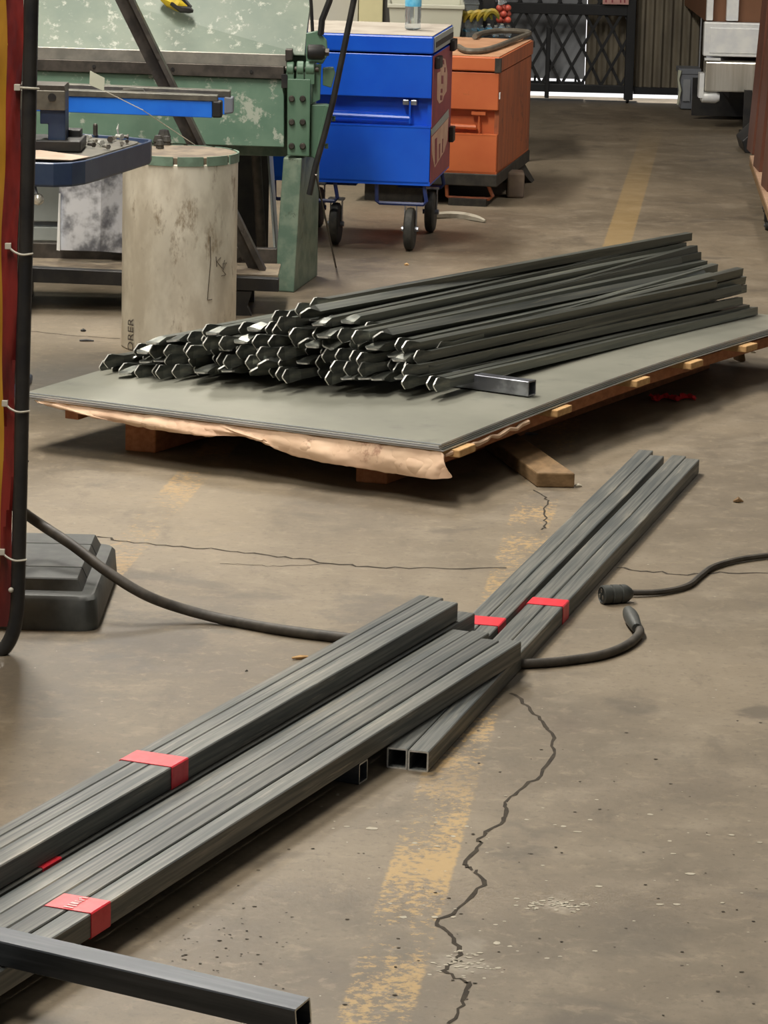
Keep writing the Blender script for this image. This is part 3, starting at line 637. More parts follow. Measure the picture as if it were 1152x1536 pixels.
for k in range(5):
    pc = A(703 + k * 7, 38 - k * 1.2, 15.85)
    arc = [pc + V((0.035 * math.cos(a) - .02 + .01 * k, -.01 * k, 0.055 * math.sin(a))) for a in [math.pi * (0.95 - 0.85 * i / 8) for i in range(9)]]
    part('banana', MB().tube(arc, [0.005, .011, .014, .015, .015, .015, .013, .01, .004], 7), M_BANANA, ban, smooth=True)
solo('black_post', MB().b2(A(727, 20, 15.9).x, A(745, 20, 15.9).x, 16.2, 16.26, bz, 1.6), M_BLACKM, 'black upright post on the bench behind the orange box', 'post', bevel=.004)
fb = thing('fruit_bag', 'clear bag of reddish fruit hanging by the black post', 'fruit bag', A(756, 38, 15.9))
for k in range(9):
    p = A(749 + (k % 3) * 6.5, 12 + (k // 3) * 9, 15.9 + .03 * (k % 2))
    part('fruit', MB().ball(p, 0.016, 10, 7), M_TOMATO, fb, smooth=True)
p = A(729, 5, 15.9)
part('bag_neck', MB().tube([A(754, 6, 15.9), A(750, -6, 15.9), A(748, -20, 15.92)], [0.022, .008, .012], 8), M_PET, fb, smooth=True)

# ------------------------------------------------------------------ sheet metal brake
BYK = 11.5
brk = thing('sheet_metal_brake', 'large worn green sheet metal bending brake with hinged apron', 'bending brake', (-0.9, BYK, 0))
zz1 = A(300, 80, BYK).z
up = [A(-80, -70, BYK + .25), A(476, -70, BYK + .25), A(459, 58, BYK + .02), A(458, 84, BYK), A(-80, 66, BYK)]
part('clamping_beam', MB().prism(up, (0, .18, 0)), M_GREENP, brk, bevel=.004)
part('nose_strip', pxpoly([(-80, 66), (430, 82), (430, 100), (-80, 84)], BYK - .012, .06), M_BLADE, brk, bevel=.002)
bl = part('bending_blade', pxpoly([(-80, 84), (426, 100), (426, 119), (-80, 101)], BYK - .03, .07), M_DARKM, brk, bevel=.002)
for x in (141, 259, 377):
    part('bolt_hole', MB().lathe([(0.006, 0), (0.006, .003)], A(x, 88 + x * .0325 + 7, BYK - .031), 10, (0, -1, 0)), M_BLACKM, bl)
part('apron', pxpoly([(-80, 101), (426, 119), (426, 221), (-80, 205)], BYK - .015, .05), M_GREEN, brk, bevel=.003)
pl = part('hinge_plate', pxpoly([(431, 118), (466, 119), (464, 235), (431, 233)], BYK - .06, .06), M_GREENC, brk, bevel=.003)
for x in (437.5, 454):
    for y in (148, 183, 219):
        c = A(x, y, BYK - .062)
        part('bolt', MB().lathe([(0.011, 0), (0.011, .004), (0.008, .008)], c, 12, (0, -1, 0)), M_DARKM, pl, smooth=True)
kx = A(430, 100, BYK - .05)
for xa, xb in ((430, 441), (445, 456), (458, 472)):
    c = A(xa, 103, BYK - .035); c2 = A(xb, 103, BYK - .035)
    part('hinge_knuckle', MB().lathe([(0.022, 0), (0.026, .003), (0.026, (c2 - c).length - .003), (0.022, (c2 - c).length)], c, 20, (1, 0, 0)).b2(c.x, c2.x, BYK - .055, BYK - .015, c.z - .05, c.z), M_GREENC, brk, smooth=True)
part('hinge_pin', MB().tube([A(428, 103, BYK - .035), A(478, 104, BYK - .035)], .009, 10), M_DARKM, brk, smooth=True)
part('end_stop', pxpoly([(422, 112), (431, 112), (431, 132), (422, 132)], BYK - .06, .05), M_BLACKM, brk)
part('stop_block', pxpoly([(428, 74), (439, 74), (439, 90), (428, 92)], BYK - .05, .05), M_DARKM, brk, bevel=.003)
part('eccentric', MB().lathe([(0.02, 0), (0.026, .004), (0.026, .05), (0.02, .06)], A(461, 78, BYK - .05), 16, (1, 0, 0)), M_BLACKM, brk, smooth=True)
part('eccentric_nut', MB().lathe([(0.014, 0), (0.014, .015)], A(487, 78, BYK - .05), 6, (1, 0, 0)), M_DARKM, brk)
part('link_plate', pxpoly([(459, 50), (476, 46), (490, 60), (492, 82), (484, 96), (459, 92)], BYK + .0, .02), M_GREENC, brk, bevel=.003)
part('link_arm', pxpoly([(470, 98), (482, 96), (480, 150), (468, 155)], BYK - .03, .03), M_GREENC, brk, bevel=.002)
part('guide_bracket', pxpoly([(484, 102), (500, 101), (503, 110), (497, 132), (484, 128)], BYK - .02, .03), M_GREENC, brk, bevel=.003)
part('side_arm', pxpoly([(466, 157), (490, 157), (499, 160), (488, 200), (479, 237), (472, 238), (466, 235)], BYK - .03, .05), M_GREENC, brk, bevel=.003)
part('side_arm_edge', pxpoly([(488, 157), (499, 160), (487, 205), (479, 238), (473, 238), (478, 200)], BYK - .055, .03), M_GREENC, brk, bevel=.004)
for x, y in ((498, 178), (487, 219)):
    part('bolt', MB().lathe([(0.009, 0), (0.009, .012)], A(x, y, BYK - .03), 8, (1, 0, 0)), M_GREENC, brk)
part('handle_rod', MB().tube([A(537, -30, BYK - .07), A(517, 68, BYK - .07), A(500, 150, BYK - .07), A(486, 205, BYK - .065), A(473, 250, BYK - .07), A(464, 292, BYK - .07)], .0105, 10), M_BLACKM, brk, smooth=True)
part('clamp_rod', MB().tube([A(500, -30, BYK), A(494, 2, BYK), A(483, 30, BYK), A(481, 52, BYK)], .011, 8), M_BLACKM, brk, smooth=True)
part('clamp_rod', MB().tube([A(464, -30, BYK + .03), A(467, 10, BYK + .03), A(469, 52, BYK + .03)], .006, 8), M_BLACKM, brk, smooth=True)
# leg
f0, f1 = G(411, 437), G(441, 439); b1_ = G(476, 414); b0_ = b1_ + (f0 - f1)
lt0, lt1 = A(425, 236, f0.y), A(453, 237, f1.y)
top = [lt0, lt1, V((b1_.x, b1_.y, lt1.z)), V((b0_.x, b0_.y, lt0.z))]
part('leg', MB().loft([[f0, f1, b1_, b0_], [f0 + V((0, 0, .012)), f1 + V((0, 0, .012)), b1_ + V((0, 0, .012)), b0_ + V((0, 0, .012))], top]), M_GREEND, brk, bevel=.005)
part('leg', MB().b2(-2.0, -1.85, BYK - .05, BYK + .35, 0, lt0.z), M_GREEND, brk, bevel=.005)
part('bed', MB().b2(-2.0, A(470, 230, BYK).x, BYK + .06, BYK + .3, lt1.z - .01, A(300, 82, BYK).z), M_GREEND, brk, bevel=.005)
solo('steel_rod', MB().tube([A(474, 262, 11.42), G(504, 401, .003)], .0035, 6), M_DARKM, 'thin steel rod leaning against the green brake leg', 'rod')
# yellow and black gadget lying on the beam
gz = thing('yellow_clamp', 'small yellow and black clamp hanging on the green brake beam', 'clamp', A(265, 10, BYK + .05))
part('body', MB().tube([A(240, -8, BYK + .09), A(254, 0, BYK + .08), A(270, 8, BYK + .06), A(280, 12, BYK + .06)], [.014, .026, .024, .012], 8), M_YEL, gz, smooth=True)
part('jaw', MB().tube([A(256, 5, BYK + .045), A(272, 14, BYK + .045), A(284, 15, BYK + .045), A(290, 17, BYK + .045)], [.006, .012, .012, .005], 6), M_BLACKM, gz, smooth=True)
part('grip', MB().tube([A(258, -12, BYK + .06), A(272, -2, BYK + .06), A(286, 12, BYK + .06)], [.01, .012, .008], 6), M_BLACKM, gz, smooth=True)

# stand in front of the brake
FY = 10.9
st = thing('steel_floor_stand', 'dark steel floor stand with dusty deck in front of the green brake', 'stand', (-0.85, FY, 0))
part('front_rail', pxpoly([(10, 400), (418, 419), (418, 438), (10, 422)], FY, .05), M_BLACKM, st, bevel=.002)
dz = A(200, 408, FY).z - .006
part('deck', MB().b2(-1.5, A(416, 420, FY).x, FY + .05, 11.22, dz - .008, dz), M_LIDT, st)
part('back_rail', MB().b2(-1.5, A(415, 400, 11.22).x, 11.22, 11.26, dz - .03, dz + .05), M_DARKM, st, bevel=.002)
for px in (362, 20):
    c = A(px, 440, FY)
    part('foot', MB().prism([V((c.x - .03, FY, dz - .05)), V((c.x + .035, FY, dz - .05)), V((c.x + .02, FY, .03)), V((c.x + .035, FY, 0)), V((c.x - .035, FY, 0)), V((c.x - .02, FY, .03))], (0, .05, 0)), M_BLACKM, st)
    part('foot', MB().b2(c.x - .03, c.x + .03, 11.2, 11.25, 0, dz - .008), M_BLACKM, st)
part('block', pxpoly([(167, 362), (190, 362), (190, 384), (167, 382)], 11.2, .02), M_BLACKM, st)
br = thing('steel_brace', 'long rusty angle brace leaning diagonally across the green brake', 'brace', A(390, 414, 11.08))
part('web', pxpoly([(150, -45), (172, -45), (394, 414), (378, 414)], 11.1, .006), M_DARKM, br)
part('flange', pxpoly([(171, -45), (178, -45), (402, 414), (393, 414)], 11.04, .066), M_DARKM, br)
# sheets and pole stored behind the leg
solo('dark_sheet', MB().b2(-1.5, A(403, 300, 12.3).x, 12.3, 12.32, 0, .9), M_BLACKM, 'large black panel standing behind the green brake', 'panel')
solo('dark_pole', MB().tube([G(394, 402, .0), A(381, 180, 11.85)], .018, 10), M_DARKM, 'dark pole leaning behind the green brake beside its leg', 'pole', smooth=True)
solo('thin_sheet', MB().prism([A(400, 222, 11.8), A(403, 222, 11.8), A(415, 400, 11.72), A(412, 400, 11.72)], (0, .3, 0)), M_GREYP, 'thin grey sheet standing on edge behind the brake leg', 'sheet')
# grey cabinet and galvanised offcut left of the drum
gc = thing('grey_cabinet', 'light grey steel cabinet behind the galvanised offcut', 'cabinet', A(60, 380, 11.7))
part('body', pxpoly([(-60, 262), (96, 266), (96, 333), (-60, 330)], 11.7, .25), M_GREYP, gc, bevel=.004)
part('groove', pxpoly([(-60, 329), (96, 332), (96, 341), (-60, 338)], 11.73, .2), M_GATEP, gc)
part('plinth', pxpoly([(-60, 338), (96, 341), (96, 362), (-60, 359)], 11.7, .25), M_GREYP, gc, bevel=.004)
part('kick_plate', pxpoly([(-60, 359), (96, 362), (96, 440), (-60, 437)], 11.72, .2), M_GATEP, gc)
gv = thing('galvanised_offcut', 'bent shiny galvanised sheet offcut standing on the floor stand', 'sheet metal', A(120, 378, 11.14))
q = [A(90, 255, 11.14), A(152, 255, 11.10), A(150, 377, 11.10), A(85, 375, 11.14)]
part('panel', MB().prism(q, (0, .003, 0)), M_OFFCUT, gv)
q = [A(152, 255, 11.10), A(190, 262, 11.17), A(190, 380, 11.17), A(150, 377, 11.10)]
part('panel', MB().prism(q, (0, .003, 0)), M_OFFCUT, gv)
part('flange', MB().prism([A(88.5, 290, 11.14), A(91, 290, 11.13), A(90, 376, 11.12), A(85, 375, 11.13)], (0, -.004, 0)), M_ALU, gv)

# blue rails
RY = 10.55
rl = thing('blue_rail_stand', 'pair of bright blue rails with steel tops on a hidden post', 'rail', A(30, 180, RY))
part('front_rail', pxpoly([(10, 141), (318, 152), (318, 177), (10, 165)], RY, .05), M_BRIGHTB, rl, bevel=.002)
part('steel_top', pxpoly([(10, 132), (326, 144), (326, 152), (10, 141)], RY - .004, .06), M_TABLE, rl, bevel=.001)
part('end_cap', pxpoly([(318, 151), (333, 152), (333, 177), (318, 177)], RY - .006, .055), M_BLACKM, rl, bevel=.006)
part('rear_rail', pxpoly([(10, 136), (340, 146), (340, 172), (10, 160)], RY + .13, .05), M_BRIGHTB, rl, bevel=.002)
part('rear_steel_top', pxpoly([(10, 123), (345, 137), (345, 146), (10, 132)], RY + .128, .06), M_TABLE, rl, bevel=.001)
part('rear_end_cap', pxpoly([(336, 145), (350, 146), (350, 170), (336, 172)], RY + .126, .055), M_GREYTRIM, rl, bevel=.005)
part('clamp_plate', pxpoly([(184, 134), (214, 134), (218, 140), (180, 139)], RY + .06, .03), M_TABLE, rl)
c = A(20, 170, RY + .08)
part('post', MB().b2(c.x - .03, c.x + .03, RY + .04, RY + .11, 0, c.z), M_BLACKM, rl, bevel=.003)

# drum
dcx = A(269, 400, 10.27).x; dr_ = (A(355, 400, 10.27).x - A(183, 400, 10.27).x) / 2; dh = 0.606
dm = thing('steel_drum', 'tall stained grey steel drum with flat lid', 'drum', (dcx, 10.27, 0))
part('shell', MB().lathe([(dr_ - .004, 0), (dr_, .004), (dr_, dh - .024), (dr_ - .006, dh - .02)], (dcx, 10.27, 0), 48), M_DRUM, dm, smooth=True)
part('lid', MB().lathe([(dr_ - .004, dh - .024), (dr_ - .003, dh - .002), (dr_ - .010, dh + .001), (dr_ - .02, dh)], (dcx, 10.27, 0), 48), M_LIDT, dm, smooth=True)
for k in range(12):
    a0 = -math.pi * (0.02 + k * 2 / 12); a1 = a0 - math.pi * 2 / 12 * 0.86; n = 7
    ring = []
    for i in range(n + 1):
        a = a0 + (a1 - a0) * i / n; e = V((math.cos(a), math.sin(a), 0)); c = V((dcx, 10.27, 0))
        ring.append([c + e * (dr_ - .003) + V((0, 0, dh - .026)), c + e * (dr_ + .003) + V((0, 0, dh - .026)), c + e * (dr_ + .003) + V((0, 0, dh + .002)), c + e * (dr_ - .003) + V((0, 0, dh + .002))])
    part('lid_lug', MB().loft(ring), M_LIDG, dm)
def on_drum(px, py):
    d = ray(px, py); o = CP - V((dcx, 10.27, 0)); a = d.x ** 2 + d.y ** 2; b = 2 * (o.x * d.x + o.y * d.y); c = o.x ** 2 + o.y ** 2 - (dr_ + .0012) ** 2
    t = (-b - math.sqrt(max(0, b * b - 4 * a * c))) / (2 * a); return CP + d * t
c = on_drum(197, 503); nrm = V((c.x - dcx, c.y - 10.27, 0)).normalized(); tg = V((-nrm.y, nrm.x, 0))
if tg.x < 0: tg = -tg
textmesh('ORER', 0.042, M_INK, c + nrm * .002, (0, 0, 1), -tg, 'stencil_lettering', dm)
def scribble(pts):
    part('chalk_mark', MB().tube([on_drum(x, y) for x, y in pts], .0011, 4), M_INK, dm)
scribble([(315, 355), (316, 390), (313, 425), (311, 450)]); scribble([(311, 450), (318, 449)])
scribble([(324, 385), (325, 400)]); scribble([(331, 386), (325, 392), (333, 402)]); scribble([(334, 396), (340, 394), (334, 406), (339, 412), (332, 414)]); scribble([(333, 404), (337, 390)])
# bits on the lid
for k, (x, y, r) in enumerate(((237, 218, .016), (246, 213, .02), (250, 217, .014), (240, 222, .013))):
    c = G(x, y, dh + .002)
    solo('rusty_fitting', MB().lathe([(r, 0), (r * .9, r * .6), (r * 1.1, r * .8), (r * .7, r * 1.9), (r * .3, r * 2)], c, 7 + k), M_DIRTY, 'small rusty black fitting on the drum lid', 'fitting', 'fittings on the drum lid')
tgw = thing('wire_tag', 'pale paper tag on a thin wire stuck up from the drum lid', 'tag', G(292, 216, dh))
part('wire', MB().tube([G(292, 217, dh + .001), A(214, 165, 10.2), A(152, 134, 10.15)], .0014, 5), M_ZIP, tgw)
part('tag', pxpoly([(135, 106), (157, 117), (156, 137), (134, 127)], 10.15, .0015), M_PAPER, tgw)

# drill press table
TZ = 0.70
outer = [(228, 209), (226, 212), (200, 220), (150, 235), (128, 241), (108, 244), (80, 245), (50, 244), (10, 243), (0, 225), (20, 202), (120, 200), (195, 205), (222, 208)]
OT = [G(x, y, TZ) for x, y in outer]; cen = sum(OT, V((0, 0, 0))) / len(OT)
def inset(poly, k): return [cen + (p - cen) * k for p in poly]
dp = thing('drill_press', 'navy blue drill press table with a rim on a round column', 'drill press', (cen.x - .15, cen.y, 0))
def lev(poly, z): return [V((p.x, p.y, z)) for p in poly]
part('table', MB().loft([lev(inset(OT, .985), TZ - .066), lev(OT, TZ - .060), lev(OT, TZ - .002), lev(inset(OT, .985), TZ), lev(inset(OT, .95), TZ), lev(inset(OT, .94), TZ - .012)]), M_NAVY, dp, bevel=.002)
part('work_surface', MB().loft([lev(inset(OT, .90), TZ - .013), lev(inset(OT, .80), TZ - .004), lev(inset(OT, .79), TZ - .001)]), M_TABLE, dp)
cc = G(14, 225, TZ); cc = V((cc.x - .02, cen.y + .03, 0))
part('column', MB().lathe([(.045, 0.02), (.045, TZ - .06)], cc, 20), M_DARKM, dp, smooth=True)
part('column', MB().lathe([(.045, TZ), (.045, 1.5)], cc, 20), M_DARKM, dp, smooth=True)
part('foot', MB().b2(cc.x - .14, cc.x + .06, cc.y - .14, cc.y + .14, 0, .022), M_NAVY, dp, bevel=.006)
hb = A(57, 299, 9.05)
kn = part('crank_lever', MB().tube([A(52, 262, 9.1), A(53, 282, 9.06), hb], .004, 8), M_GALV, dp, smooth=True)
part('crank_ball', MB().ball(hb, .0165, 16, 10), M_CHROME, kn, smooth=True)
vs = thing('machine_vise', 'blue and black machine vise with bare steel jaw on the drill press table', 'vise', G(80, 222, TZ))
VY = G(60, 227, TZ + .001).y
part('base', pxpoly([(0, 210), (121, 212), (121, 228), (0, 226)], VY, .18), M_BLACKM, vs, bevel=.003)
part('base_step', pxpoly([(80, 194), (121, 195), (121, 213), (80, 212)], VY + .12, .06), M_BLACKM, vs, bevel=.003)
part('body', pxpoly([(60, 163), (98, 163), (98, 213), (72, 213), (72, 186), (60, 186)], VY + .03, .1), M_NAVY, vs, bevel=.003)
jw = part('jaw', pxpoly([(0, 133), (98, 136), (98, 166), (0, 164)], VY + .015, .1), M_TABLE, vs, bevel=.003)
part('jaw_top', pxpoly([(0, 126), (96, 129), (98, 137), (0, 134)], VY + .016, .13), M_DARKM, vs)
part('jaw_hole', MB().lathe([(.0115, 0), (.0115, .003)], A(78, 146, VY + .014), 14, (0, -1, 0)), M_BLACKM, jw)
solo('card_sheet', MB().prism([G(30, 227, TZ + .003), G(60, 226, TZ + .003), G(135, 236, TZ + .003), G(108, 241, TZ + .003), G(30, 238, TZ + .003)], (0, 0, .002)), M_TAN, 'tan card sheet lying on the drill press table', 'card')
for k, (x, y) in enumerate(((128, 214), (136, 219), (142, 213), (150, 217), (166, 211), (172, 209), (178, 207), (184, 207), (158, 222), (133, 209), (190, 213), (182, 216))):
    c = G(x, y, TZ + .004); a = random.random() * 3.1; d = V((math.cos(a), math.sin(a), 0)); ln = random.uniform(.012, .03); r = random.uniform(.003, .006)
    solo('loose_bolt', MB().lathe([(r, 0), (r, ln)], c + V((0, 0, r)) - d * ln / 2, 8, d).lathe([(r * 1.7, 0), (r * 1.7, r)], c + V((0, 0, r)) - d * (ln / 2 + r), 6, d), (M_CUT, M_DARKM, M_BLADE)[k % 3], 'small loose steel bolt scattered on the drill press table', 'bolt', 'bolts on the drill press table')
c = G(143, 203, TZ)
solo('steel_stud', MB().lathe([(.007, 0), (.007, .03), (.005, .034)], c, 10), M_DARKM, 'short steel stud standing upright on the drill press table', 'stud')
c = G(178, 204, TZ)
solo('curl_of_swarf', MB().tube([c, c + V((-.004, 0, .02)), c + V((-.001, .004, .035))], [.002, .004, .001], 5), M_CUT, 'shiny curl of swarf sticking up on the drill press table', 'swarf')

# ------------------------------------------------------------------ welding screen at the left
SY = 6.47
ws = thing('welding_screen', 'red and yellow vinyl welding screen tied to a black tube frame', 'welding screen', A(-60, 985, SY))
fp = catmull([A(50, -60, SY), A(47, 0, SY), A(43, 200, SY), A(36.5, 450, SY), A(31, 700, SY), A(27.5, 860, SY), A(25, 920, SY), A(17, 955, SY), A(2, 976, SY), A(-25, 984, SY), A(-200, 984, SY)], 6)
part('frame_tube', MB().tube(fp, .0145, 12), M_BLACKM, ws, smooth=True)
rows = []
def edge_x(y): return 42 - 0.0205 * y
nr = 40
def curtain(x0f, x1f, off, cols, amp):
    vs = []; fs = []
    for r in range(nr + 1):
        y = -60 + r * (1000.0 / nr)
        for c_ in range(cols + 1):
            t = c_ / cols; x = x0f(y) + (x1f(y) - x0f(y)) * t
            Y = SY + off + amp * math.sin(y * .021 + 3 * t) * .6 + amp * math.sin(y * .05 + 7 * t) * .4
            vs.append(A(x, y, Y))
        if r:
            for c_ in range(cols):
                o = r * (cols + 1) + c_; p_ = o - cols - 1
                fs.append((p_, p_ + 1, o + 1, o))
    n = len(vs); vs2 = [v + V((0, .002, 0)) for v in vs]
    fs2 = [tuple(i + n for i in reversed(f)) for f in fs]
    return MB().add(vs + vs2, fs + fs2)
hx = lambda y: 13 - .010 * y + 2.5 * math.sin(y * .012) + 1.2 * math.sin(y * .031)
part('vinyl_curtain', curtain(lambda y: -230, hx, .006, 14, .006), M_YELC, ws, smooth=True)
part('red_hem', curtain(lambda y: hx(y) - 4, lambda y: edge_x(y) - 7 + 1.5 * math.sin(y * .03), -.002, 4, .006), M_REDC, ws, smooth=True)
for y, dx in ((131, 0), (373, 5), (609, 6), (832, 10)):
    xt = edge_x(y) + 6
    if dx == 0: pts = [A(26, y, SY - .012), A(40, y + 1, SY - .018), A(56, y + 2, SY - .012), A(58, y + 2, SY)]
    else: pts = [A(xt - 28, y - 4, SY - .012), A(xt - 20, y + 4, SY - .017), A(xt - 8, y + 9, SY - .019), A(xt + 6, y + 8, SY - .012), A(xt + 8, y + 7, SY)]
    z_ = part('zip_tie', MB().tube(catmull(pts, 4), .0022, 5), M_ZIP, ws)
    p = pts[0]; part('tie_head', MB().b2(p.x - .006, p.x + .006, p.y - .005, p.y + .004, p.z - .006, p.z + .006), M_ZIP, z_, bevel=.001)
part('grommet', MB().ball(A(16.5, 885, SY - .014), .0055, 10, 6), M_ZIP, ws, smooth=True)

# black stand base
bs_ = thing('stand_weight', 'heavy black rubber stand base with grooved raised top', 'stand base', (-0.8, 6.95, 0))
def rrect(x0, x1, y0, y1, r, z, n=5):
    P_ = []
    for cx_, cy_, a0 in ((x1 - r, y0 + r, -90), (x1 - r, y1 - r, 0), (x0 + r, y1 - r, 90), (x0 + r, y0 + r, 180)):
        for i in range(n + 1):
            a = math.radians(a0 + 90 * i / n); P_.append(V((cx_ + r * math.cos(a), cy_ + r * math.sin(a), z)))
    return P_
part('base_block', MB().loft([rrect(-1.05, -.588, 6.672, 7.2, .035, 0), rrect(-1.05, -.586, 6.672, 7.2, .035, .006), rrect(-1.045, -.590, 6.682, 7.19, .035, .062), rrect(-1.038, -.597, 6.69, 7.183, .035, .070)]), M_BLACKR, bs_, smooth=True)
for y0, y1 in ((6.748, 6.846), (6.850, 7.064), (7.068, 7.165)):
    x1 = -.634; ft = .014 if y0 < 6.8 else 0; bk = .012 if y1 > 7.1 else 0
    part('raised_pad', MB().loft([rrect(-1.0, x1 + .012, y0 - ft, y1 + bk, .004, .068), rrect(-1.0, x1 + .001, y0 - ft * .15, y1 + bk * .15, .004, .092), rrect(-.998, x1 - .001, y0 + .0008, y1 - .0008, .004, .0945)]), M_BLACKR, bs_)
# ------------------------------------------------------------------ cables
solo('black_cable', MB().tube(catmull([A(-30, 735, 6.9), A(10, 752, 6.88), G(60, 786, .165), G(110, 819, .138), G(160, 857, .10), G(215, 891, .06), G(270, 912, .03), G(340, 930, .0115), G(430, 946, .0115), G(535, 959, .0115), G(570, 963, .0115)], 8), .0115, 10), M_CABLE, 'thick black cable running from the welding screen under the steel tubes', 'cable', smooth=True)
c2 = thing('plug_cable', 'dark cable ending in a small plug beside the taped tubes', 'cable', G(870, 990))
part('cable', MB().tube(catmull([G(779, 996, .010), G(800, 995, .010), G(840, 992, .010), G(900, 983, .010), G(940, 968, .010), G(959, 950, .011), G(955, 938, .014)], 8), .0098, 10), M_CABLE, c2, smooth=True)
pa, pb = G(954, 940, .016), G(942, 916, .018); dv = (pb - pa).normalized(); ln = (pb - pa).length
part('plug', MB().lathe([(.010, -.012), (.012, .0), (.0145, ln * .25), (.016, ln * .5), (.0155, ln * .75), (.011, ln), (.005, ln * 1.02)], pa, 12, dv), M_BLACKR, c2, smooth=True)
c3 = thing('socket_cable', 'dark cable ending in a chunky ribbed black socket on the floor', 'cable', G(1000, 885))
part('cable', MB().tube(catmull([G(942, 889, .010), G(990, 888, .008), G(1030, 879, .008), G(1050, 864, .008), G(1070, 850, .008), G(1110, 839, .008), G(1165, 832, .008), G(1230, 828, .008), G(1330, 822, .008), G(1500, 800, .008)], 8), .0068, 8), M_CABLE, c3, smooth=True)
pa, pb = G(946, 890, .019), G(902, 892, .021); dv = (pb - pa).normalized(); ln = (pb - pa).length
sk = part('socket_body', MB().lathe([(.007, -.004), (.012, 0), (.018, ln * .12), (.0205, ln * .2), (.0205, ln * .36), (.0185, ln * .38), (.0185, ln * .42), (.021, ln * .44), (.021, ln * .66), (.019, ln * .68), (.019, ln * .72), (.0205, ln * .74), (.0205, ln * .97), (.017, ln), (.016, ln * .96)], pa, 20, dv), M_BLACKR, c3, smooth=True)
for k in range(3):
    a = k * 2.09; e = V((0, 0, 1)) * math.cos(a) + dv.cross(V((0, 0, 1))) * math.sin(a)
    part('contact_slot', MB().box(pb + e * .009, (.003, .003, .008)), M_HOSE, sk)

# ------------------------------------------------------------------ stack of steel sheets on timbers
SB = G(662, 666, .15); e1 = (G(42, 588, .15) - SB).normalized(); e2 = V((-e1.y, e1.x, 0)); e2 = e2 if e2.y > 0 else -e2
SB0 = V((SB.x, SB.y, 0))
def bow(v): return .018 * math.sin(math.pi * max(0, min(1, v / 2.35))) - .0
def SP(u, v, z): return SB0 + e1 * u + e2 * v + V((0, 0, z + bow(v)))
ztop = .150; th = .0027
for k in range(5):
    z1 = ztop - k * (th + .0013); du, dv_ = (0, 0) if k == 0 else (random.uniform(-.006, .006), random.uniform(-.012, .004)); vs = []; n = 24
    mb = MB(); rings = []
    for i in range(n + 1):
        v_ = 2.44 * i / n + dv_
        rings.append([SP(du, v_, z1 - th), SP(1.219 + du, v_, z1 - th), SP(1.219 + du, v_, z1), SP(du, v_, z1)])
    mb.loft(rings)
    ordn = ('topmost', 'second', 'third', 'fourth', 'lowest')[k]
    o = solo('steel_sheet', mb, M_SHEET, 'grey steel sheet, %s of the stack under the picket heap' % ordn, 'steel sheet', 'stacked steel sheets')
    o.data.materials.append(M_SHEETE)
    for pg in o.data.polygons:
        if abs(pg.normal.z) < .5: pg.material_index = 1
zpl = ztop - 5 * (th + .0013)
# planks of the skid
sk = thing('wooden_skid', 'pine skid boards carrying the stack of steel sheets', 'skid', SP(.6, 1.2, 0))
for i, (px, py) in enumerate(((694, 676), (804, 619), (919, 577), (1004, 550), (1082, 521), (1150, 494))):
    p = G(px, py, zpl - .01) - SB0; v_ = p.dot(e2); pr = random.uniform(.02, .035)
    pk = MB().prism([SP(-pr, v_ - .045, zpl - .021), SP(-pr, v_ + .045, zpl - .021), SP(1.2, v_ + .045, zpl - .021), SP(1.2, v_ - .045, zpl - .021)], (0, 0, .0195))
    part('plank', pk, M_WOODP, sk, bevel=.003)
for u_ in (.045, 1.1):
    rings = [[SP(u_ + a, 2.42 * i / 16 + .06, z_) for a, z_ in ((0, zpl - .052), (.04, zpl - .052), (.04, zpl - .0215), (0, zpl - .0215))] for i in range(17)]
    part('stringer', MB().loft(rings), M_WOODR, sk)
def timber(name, pts, z0, z1, mat, label, **k):
    return solo(name, MB().prism([V((p.x, p.y, z0)) for p in pts], (0, 0, z1 - z0)), mat, label, 'timber', 'timbers under the sheets' if k.get('grp') else None, bevel=.004)
t1a, t1b = G(187, 676), G(233, 680)
zsup = zpl - .054
timber('timber_support', [t1a, t1b, t1b + e2 * 2.1, t1a + e2 * 2.1], 0, .088, M_WOODR, 'square reddish timber under the left side of the sheet stack')
t2a, t2b = G(533, 723), G(580, 727)
timber('timber_support', [t2a, t2b, t2b + e2 * 2.1, t2a + e2 * 2.1], 0, .088, M_WOODR, 'square reddish timber under the front right of the sheet stack')
ta, tb = G(805, 731), G(862, 732); dd = (G(735, 662, .038) - G(806, 713, .038)).normalized()
timber('loose_plank', [ta, tb, tb + dd * .62, ta + dd * .62], 0, .038, M_WOODO, 'old brown plank sticking out from under the sheet stack')
q = G(1108, 543)
solo('wood_wedge', MB().box(q + V((0, .03, .03)), (.02, .05, .06), (V((.9, .3, .2)).normalized(), V((-.3, .9, 0)).normalized(), V((-.2, 0, .98)).normalized())), M_WOODO, 'small wood wedge standing under the far end of the sheets', 'wedge', bevel=.002)
